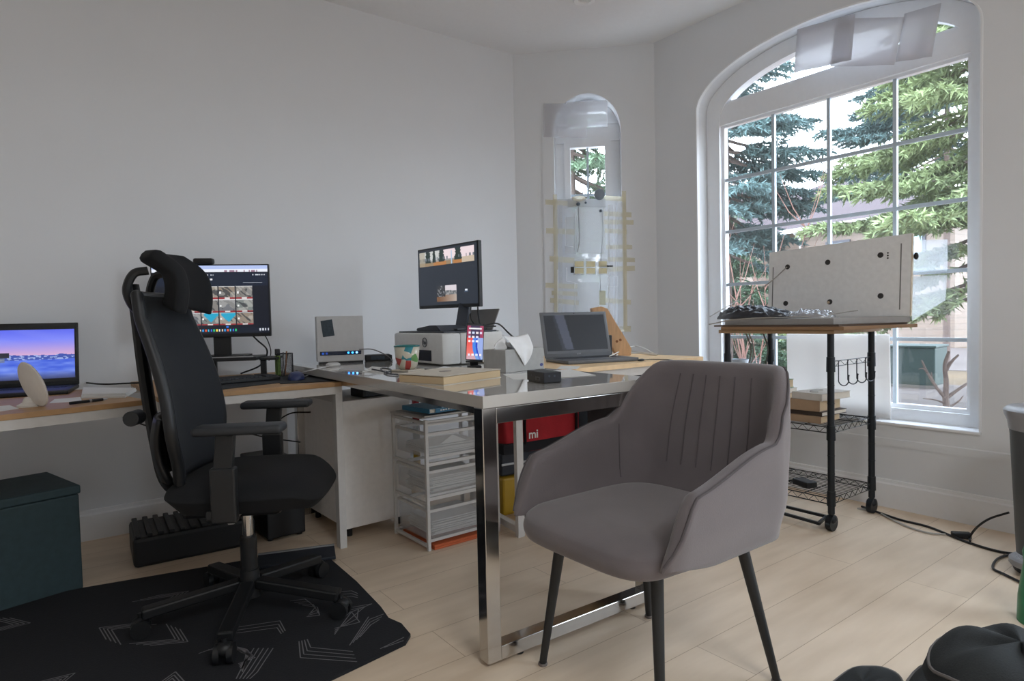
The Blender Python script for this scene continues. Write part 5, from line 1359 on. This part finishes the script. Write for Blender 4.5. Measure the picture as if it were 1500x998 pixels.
def spruce(name, label, x, y, hgt, rad, zb, mi, seed, nb=60, dens=1.0, lean=0, arc=None, group='spruce trees outside the windows', size=1.0):
    rnd = random.Random(seed)
    t = thing(name, label, 'tree', (x, y, GZ), group=group)
    b = MB(); b.cyl((0, 0, 0), (lean, 0, hgt), .085, .015, n=10)
    bm = bmesh.new()
    for k in range(nb):
        f = (k+rnd.random())/nb; z = zb+(hgt-zb)*f; L = rad*(1-f)**.75*(.75+.4*rnd.random())+.15
        a = rnd.uniform(*arc) if arc else rnd.random()*2*PI
        d = Vector((math.cos(a), math.sin(a), 0)); sd = Vector((-d.y, d.x, 0)); p0 = Vector((lean*z/hgt, 0, z)); pts = []
        droop = .32+.25*rnd.random()
        for q in range(8):
            u = q/7; pts.append(p0+d*L*u+Vector((0, 0, -droop*L*u*(1-.55*u))))
        b.tube(pts, [.022*(1-u_/8)+.004 for u_ in range(8)], n=5)
        nt_ = int(L*9*dens)+3
        for j in range(nt_):
            u = .18+.82*(j+rnd.random())/nt_; q = min(6, int(u*7)); c = pts[q].lerp(pts[q+1], u*7-q)
            for s in (-1, 1):
                l = (.36*(1.1-u)+.15)*(.7+.6*rnd.random())*size
                tw = (sd*s*.8+d*.75+Vector((0, 0, -.28+.25*rnd.random()))).normalized()
                m_ = int(l/.035)+2
                for i in range(m_):
                    pc_ = c+tw*l*(i/m_)+Vector((0, 0, -.06*(i/m_)**2))
                    for r_ in range(3):
                        n_ = (tw*.7+Vector((rnd.uniform(-1, 1), rnd.uniform(-1, 1), rnd.uniform(-.9, .7)))*.75).normalized()
                        ln = .075*(.7+.6*rnd.random())*size; w_ = n_.cross(Vector((rnd.random()-.5, rnd.random()-.5, rnd.random()-.5))).normalized()*.013*size
                        bm.faces.new((bm.verts.new(pc_-w_), bm.verts.new(pc_+w_), bm.verts.new(pc_+n_*ln)))
    me = bpy.data.meshes.new('foliage'); bm.to_mesh(me); bm.free(); me.materials.append(SPR[mi])
    o = bpy.data.objects.new('foliage', me); C.objects.link(o); o.parent = t
    b.build('trunk', BARK, t, smooth=True)
    return t
spruce('spruce_tree', 'large bright green spruce tree close outside the right half of the big window', 9.3, 2.55, 7.6, 2.35, 1.6, 1, 3, nb=130, dens=1.1, size=1.3)
spruce('spruce_tree', 'blue-green spruce tree outside the left half of the big window', 8.4, 5.75, 7.4, 1.45, 2.2, 0, 5, nb=90, size=1.2)
spruce('spruce_tree', 'low dense green spruce behind the bare red shrub', 10.6, 7.6, 3.3, 1.8, .2, 2, 8, nb=90, size=1.35)
spruce('spruce_tree', 'tall dark spruce tree seen high at the far right panes', 17.4, 5.9, 14, 2.8, 4.6, 0, 11, nb=80, dens=.8, size=1.7)
spruce('spruce_tree', 'spruce tree seen through the upper pane of the slim window', 6.45, 7.05, 8.4, 2.0, .8, 2, 15, nb=150, size=1.2)
def shrub(name, label, x, y, stems, m, seed, sc=1):
    rnd = random.Random(seed); t = thing(name, label, 'shrub', (x, y, GZ)); b = MB()
    for k in range(stems):
        a = rnd.random()*2*PI; p = Vector((.08*math.cos(a), .08*math.sin(a), 0)); d = Vector((math.cos(a)*.16, math.sin(a)*.16, 1)).normalized(); L = (2.0+rnd.random()*1.2)*sc
        pts = [p]
        for q in range(8): d = (d+Vector((rnd.uniform(-.09, .09), rnd.uniform(-.09, .09), .02))).normalized(); pts.append(pts[-1]+d*L/8)
        b.tube(pts, [.014*(1-.85*i/8)*sc for i in range(9)], n=5)
        for j in range(5):
            i = rnd.randint(2, 6); c = pts[i]; dd = Vector((rnd.uniform(-1, 1), rnd.uniform(-1, 1), 1.2)).normalized()
            b.tube([c, c+dd*.3*sc, c+dd*.6*sc+Vector((0, 0, .15))*sc], [.008*sc, .006*sc, .002*sc], n=4)
    o = b.build('stems', m, t, smooth=True); return t
shrub('bare_shrub', 'leafless reddish shrub with upright stems outside the left panes', 6.0, 4.5, 5, RBARK, 21, .9)
shrub('bare_shrub', 'taller leafless reddish shrub standing a little right behind the first', 7.4, 4.75, 5, RBARK, 23, 1.05)
t = thing('bare_tree', 'small bare forked tree low in the right pane beside the utility box', 'tree', tuple(on(1388, 600, 2, GZ)))
b = MB(); B0 = on(1388, 600, 2, GZ); w_ = (B0-EYE).dot(fw)
def tp(x, y, dz=0): return dep(x, y, w_+dz)-B0
for pts, r in (([(1387, 600), (1385, 583), (1386, 560), (1384, 535), (1390, 515)], .045), ([(1387, 586), (1372, 568), (1358, 545), (1350, 528)], .025), ([(1388, 582), (1402, 572), (1420, 560), (1440, 550)], .025),
               ([(1386, 592), (1370, 586), (1352, 584)], .014), ([(1392, 596), (1404, 588), (1411, 580)], .016), ([(1384, 545), (1392, 532), (1404, 520)], .03), ([(1358, 545), (1352, 540), (1346, 541)], .014), ([(1372, 566), (1366, 556), (1364, 545)], .014)):
    P_ = [tp(x, y) for x, y in pts]; b.tube(spline(P_, 4), [r*(1-.6*i/(4*(len(P_)-1))) for i in range(4*(len(P_)-1)+1)], n=7)
b.build('branches', BARK, t, smooth=True)
# utility box
p = on(1341, 566, 2, GZ)
t = thing('utility_box', 'dark green utility box on the grass across the path outside', 'utility box', tuple(p), math.radians(5))
UG = mat('utility_green', (38, 60, 57), .6); MB().bx(-.35, .35, -.38, .38, .05, .68, bev=.02).build('cabinet', UG, t); MB().bx(-.37, .37, -.40, .40, .0, .06).build('plinth', mat('concrete', (110, 106, 102), .9), t)
MB().bx(-.37, .37, -.40, .40, .681, .72, bev=.01).build('lid', UG, t)
# house across the road
SID = bpy.data.materials.new('siding'); SID.use_nodes = True; nt = SID.node_tree; bs = nt.nodes['Principled BSDF']
tc = nt.nodes.new('ShaderNodeTexCoord'); wv = nt.nodes.new('ShaderNodeTexWave'); wv.bands_direction = 'Z'; wv.inputs['Scale'].default_value = 1.6; wv.wave_profile = 'SAW'
r = nt.nodes.new('ShaderNodeValToRGB'); r.color_ramp.elements[0].color = (*lin((104, 90, 80)), 1); r.color_ramp.elements[0].position = 0; r.color_ramp.elements[1].color = (*lin((128, 112, 101)), 1); r.color_ramp.elements[1].position = .18
nt.links.new(tc.outputs['Object'], wv.inputs['Vector']); nt.links.new(wv.outputs['Fac'], r.inputs['Fac']); nt.links.new(r.outputs['Color'], bs.inputs['Base Color'])
ROOF = mat('roof_shingle', (74, 62, 65), .9, vary=.1, scale=30, vscale=12); 
hs = thing('house', 'tan sided house with hipped mauve shingle roof across the road', 'house', (25.0, 13.9, GZ), math.radians(-8))
MB().bx(0, 9, -6, 6.5, 0, 4.6).build('walls', SID, hs)
b = MB(); t_ = bmesh.new()
e = [(-.6, -6.6, 4.6), (9.6, -6.6, 4.6), (9.6, 7.1, 4.6), (-.6, 7.1, 4.6)]; rdg = [(4.5, -1.0, 7.3), (4.5, 1.6, 7.3)]
V = [t_.verts.new(q) for q in e+rdg]
for f in ((0, 3, 5, 4), (3, 2, 5), (2, 1, 4, 5), (1, 0, 4), (0, 1, 2, 3)): t_.faces.new([V[i] for i in f])
b._merge(t_); 
b.build('roof', ROOF, hs)
b = MB(); t_ = bmesh.new(); V = [t_.verts.new(q) for q in ((-2.4, .2, 4.6), (-2.4, 5.6, 4.6), (5, 5.6, 4.6), (5, .2, 4.6), (0.2, 2.9, 6.9), (5, 2.9, 6.9))]
for f in ((0, 1, 4), (1, 2, 5, 4), (0, 4, 5, 3), (2, 3, 5), (0, 3, 2, 1)): t_.faces.new([V[i] for i in f])
b._merge(t_); b.build('gable_roof', ROOF, hs)
MB().bx(-1.8, 0, .6, 5.2, 0, 4.6).build('bay', SID, hs)
b = MB(); b.bx(-.62, 9.62, -6.62, -6.5, 4.45, 4.62); b.bx(-.64, -.58, -6.62, 7.12, 4.45, 4.62); b.tube([(-.62, -.4, 4.5), (-.2, -.4, 4.2), (-.05, -.4, 0.1)], .06, n=6); b.build('gutter', VINYL, hs)
for y in (-1.9, -4.6): 
    o = MB().bx(-.05, .0, y-.5, y+.5, 2.6, 4.0).build('window', mat('house_window_frame', (70, 72, 84), .5), hs); MB().bx(-.07, -.051, y-.40, y+.40, 2.7, 3.9).build('pane', mat('house_pane', (150, 180, 200), .15), o)
o = MB().bx(-1.85, -1.801, 2.2, 3.6, 2.6, 4.0).build('window', mat('house_window_frame', (70, 72, 84), .5), hs); MB().bx(-1.87, -1.851, 2.3, 3.5, 2.7, 3.9).build('pane', mat('house_pane', (150, 180, 200), .15), o)
MB().bx(3.2, 3.6, -1.6, -1.2, 6.0, 6.9).build('vent', VINYL, hs)

# ------------------------------------------------------------------ light
W = bpy.data.worlds.new('sky'); bpy.context.scene.world = W; W.use_nodes = True; nt = W.node_tree
bg = nt.nodes['Background']; tc = nt.nodes.new('ShaderNodeTexCoord'); gr = nt.nodes.new('ShaderNodeSeparateXYZ'); rp_ = nt.nodes.new('ShaderNodeValToRGB')
nt.links.new(tc.outputs['Generated'], gr.inputs[0]); nt.links.new(gr.outputs['Z'], rp_.inputs['Fac']); nt.links.new(rp_.outputs['Color'], bg.inputs['Color'])
rp_.color_ramp.elements[0].color = (.82, .91, 1, 1); rp_.color_ramp.elements[1].color = (.66, .81, 1, 1)
bg.inputs['Strength'].default_value = 4.5
def portal(name, loc, rot, w, h):
    l = bpy.data.lights.new(name, 'AREA'); l.shape = 'RECTANGLE'; l.size = w; l.size_y = h; l.cycles.is_portal = True
    o = bpy.data.objects.new(name, l); C.objects.link(o); o.location = loc; o.rotation_euler = rot
portal('window_portal', (3.52, 1.727, 1.42), (PI/2, 0, PI/2), 1.5, 2.15)
portal('window_portal', (3.52, -1.3, 1.32), (PI/2, 0, PI/2), 1.85, 2.0)  # portal for the added fill opening
portal('window_portal', tuple(CL+CD*NC+CN*.24+Vector((0, 0, 1.5))), (PI/2, 0, PI/2+PI/4), .46, 1.8)
l = bpy.data.lights.new('fill_light', 'AREA'); l.shape = 'DISK'; l.size = 1.2; l.energy = 19; l.color = (.95, .98, 1)  # fill lamp added at the ceiling behind the viewer, no fixture there
o = bpy.data.objects.new('fill_light', l); C.objects.link(o); o.location = (.6, -1.2, HC-.03)

sc = bpy.context.scene
sc.view_settings.view_transform = 'Standard'; sc.view_settings.look = 'None'; sc.view_settings.gamma = 1; sc.view_settings.use_curve_mapping = False
sc.view_settings.exposure = 1.06
sc.cycles.use_denoising = True
sc.cycles.max_bounces = 10; sc.cycles.diffuse_bounces = 6; sc.cycles.transparent_max_bounces = 24
sc.cycles.sample_clamp_indirect = 4
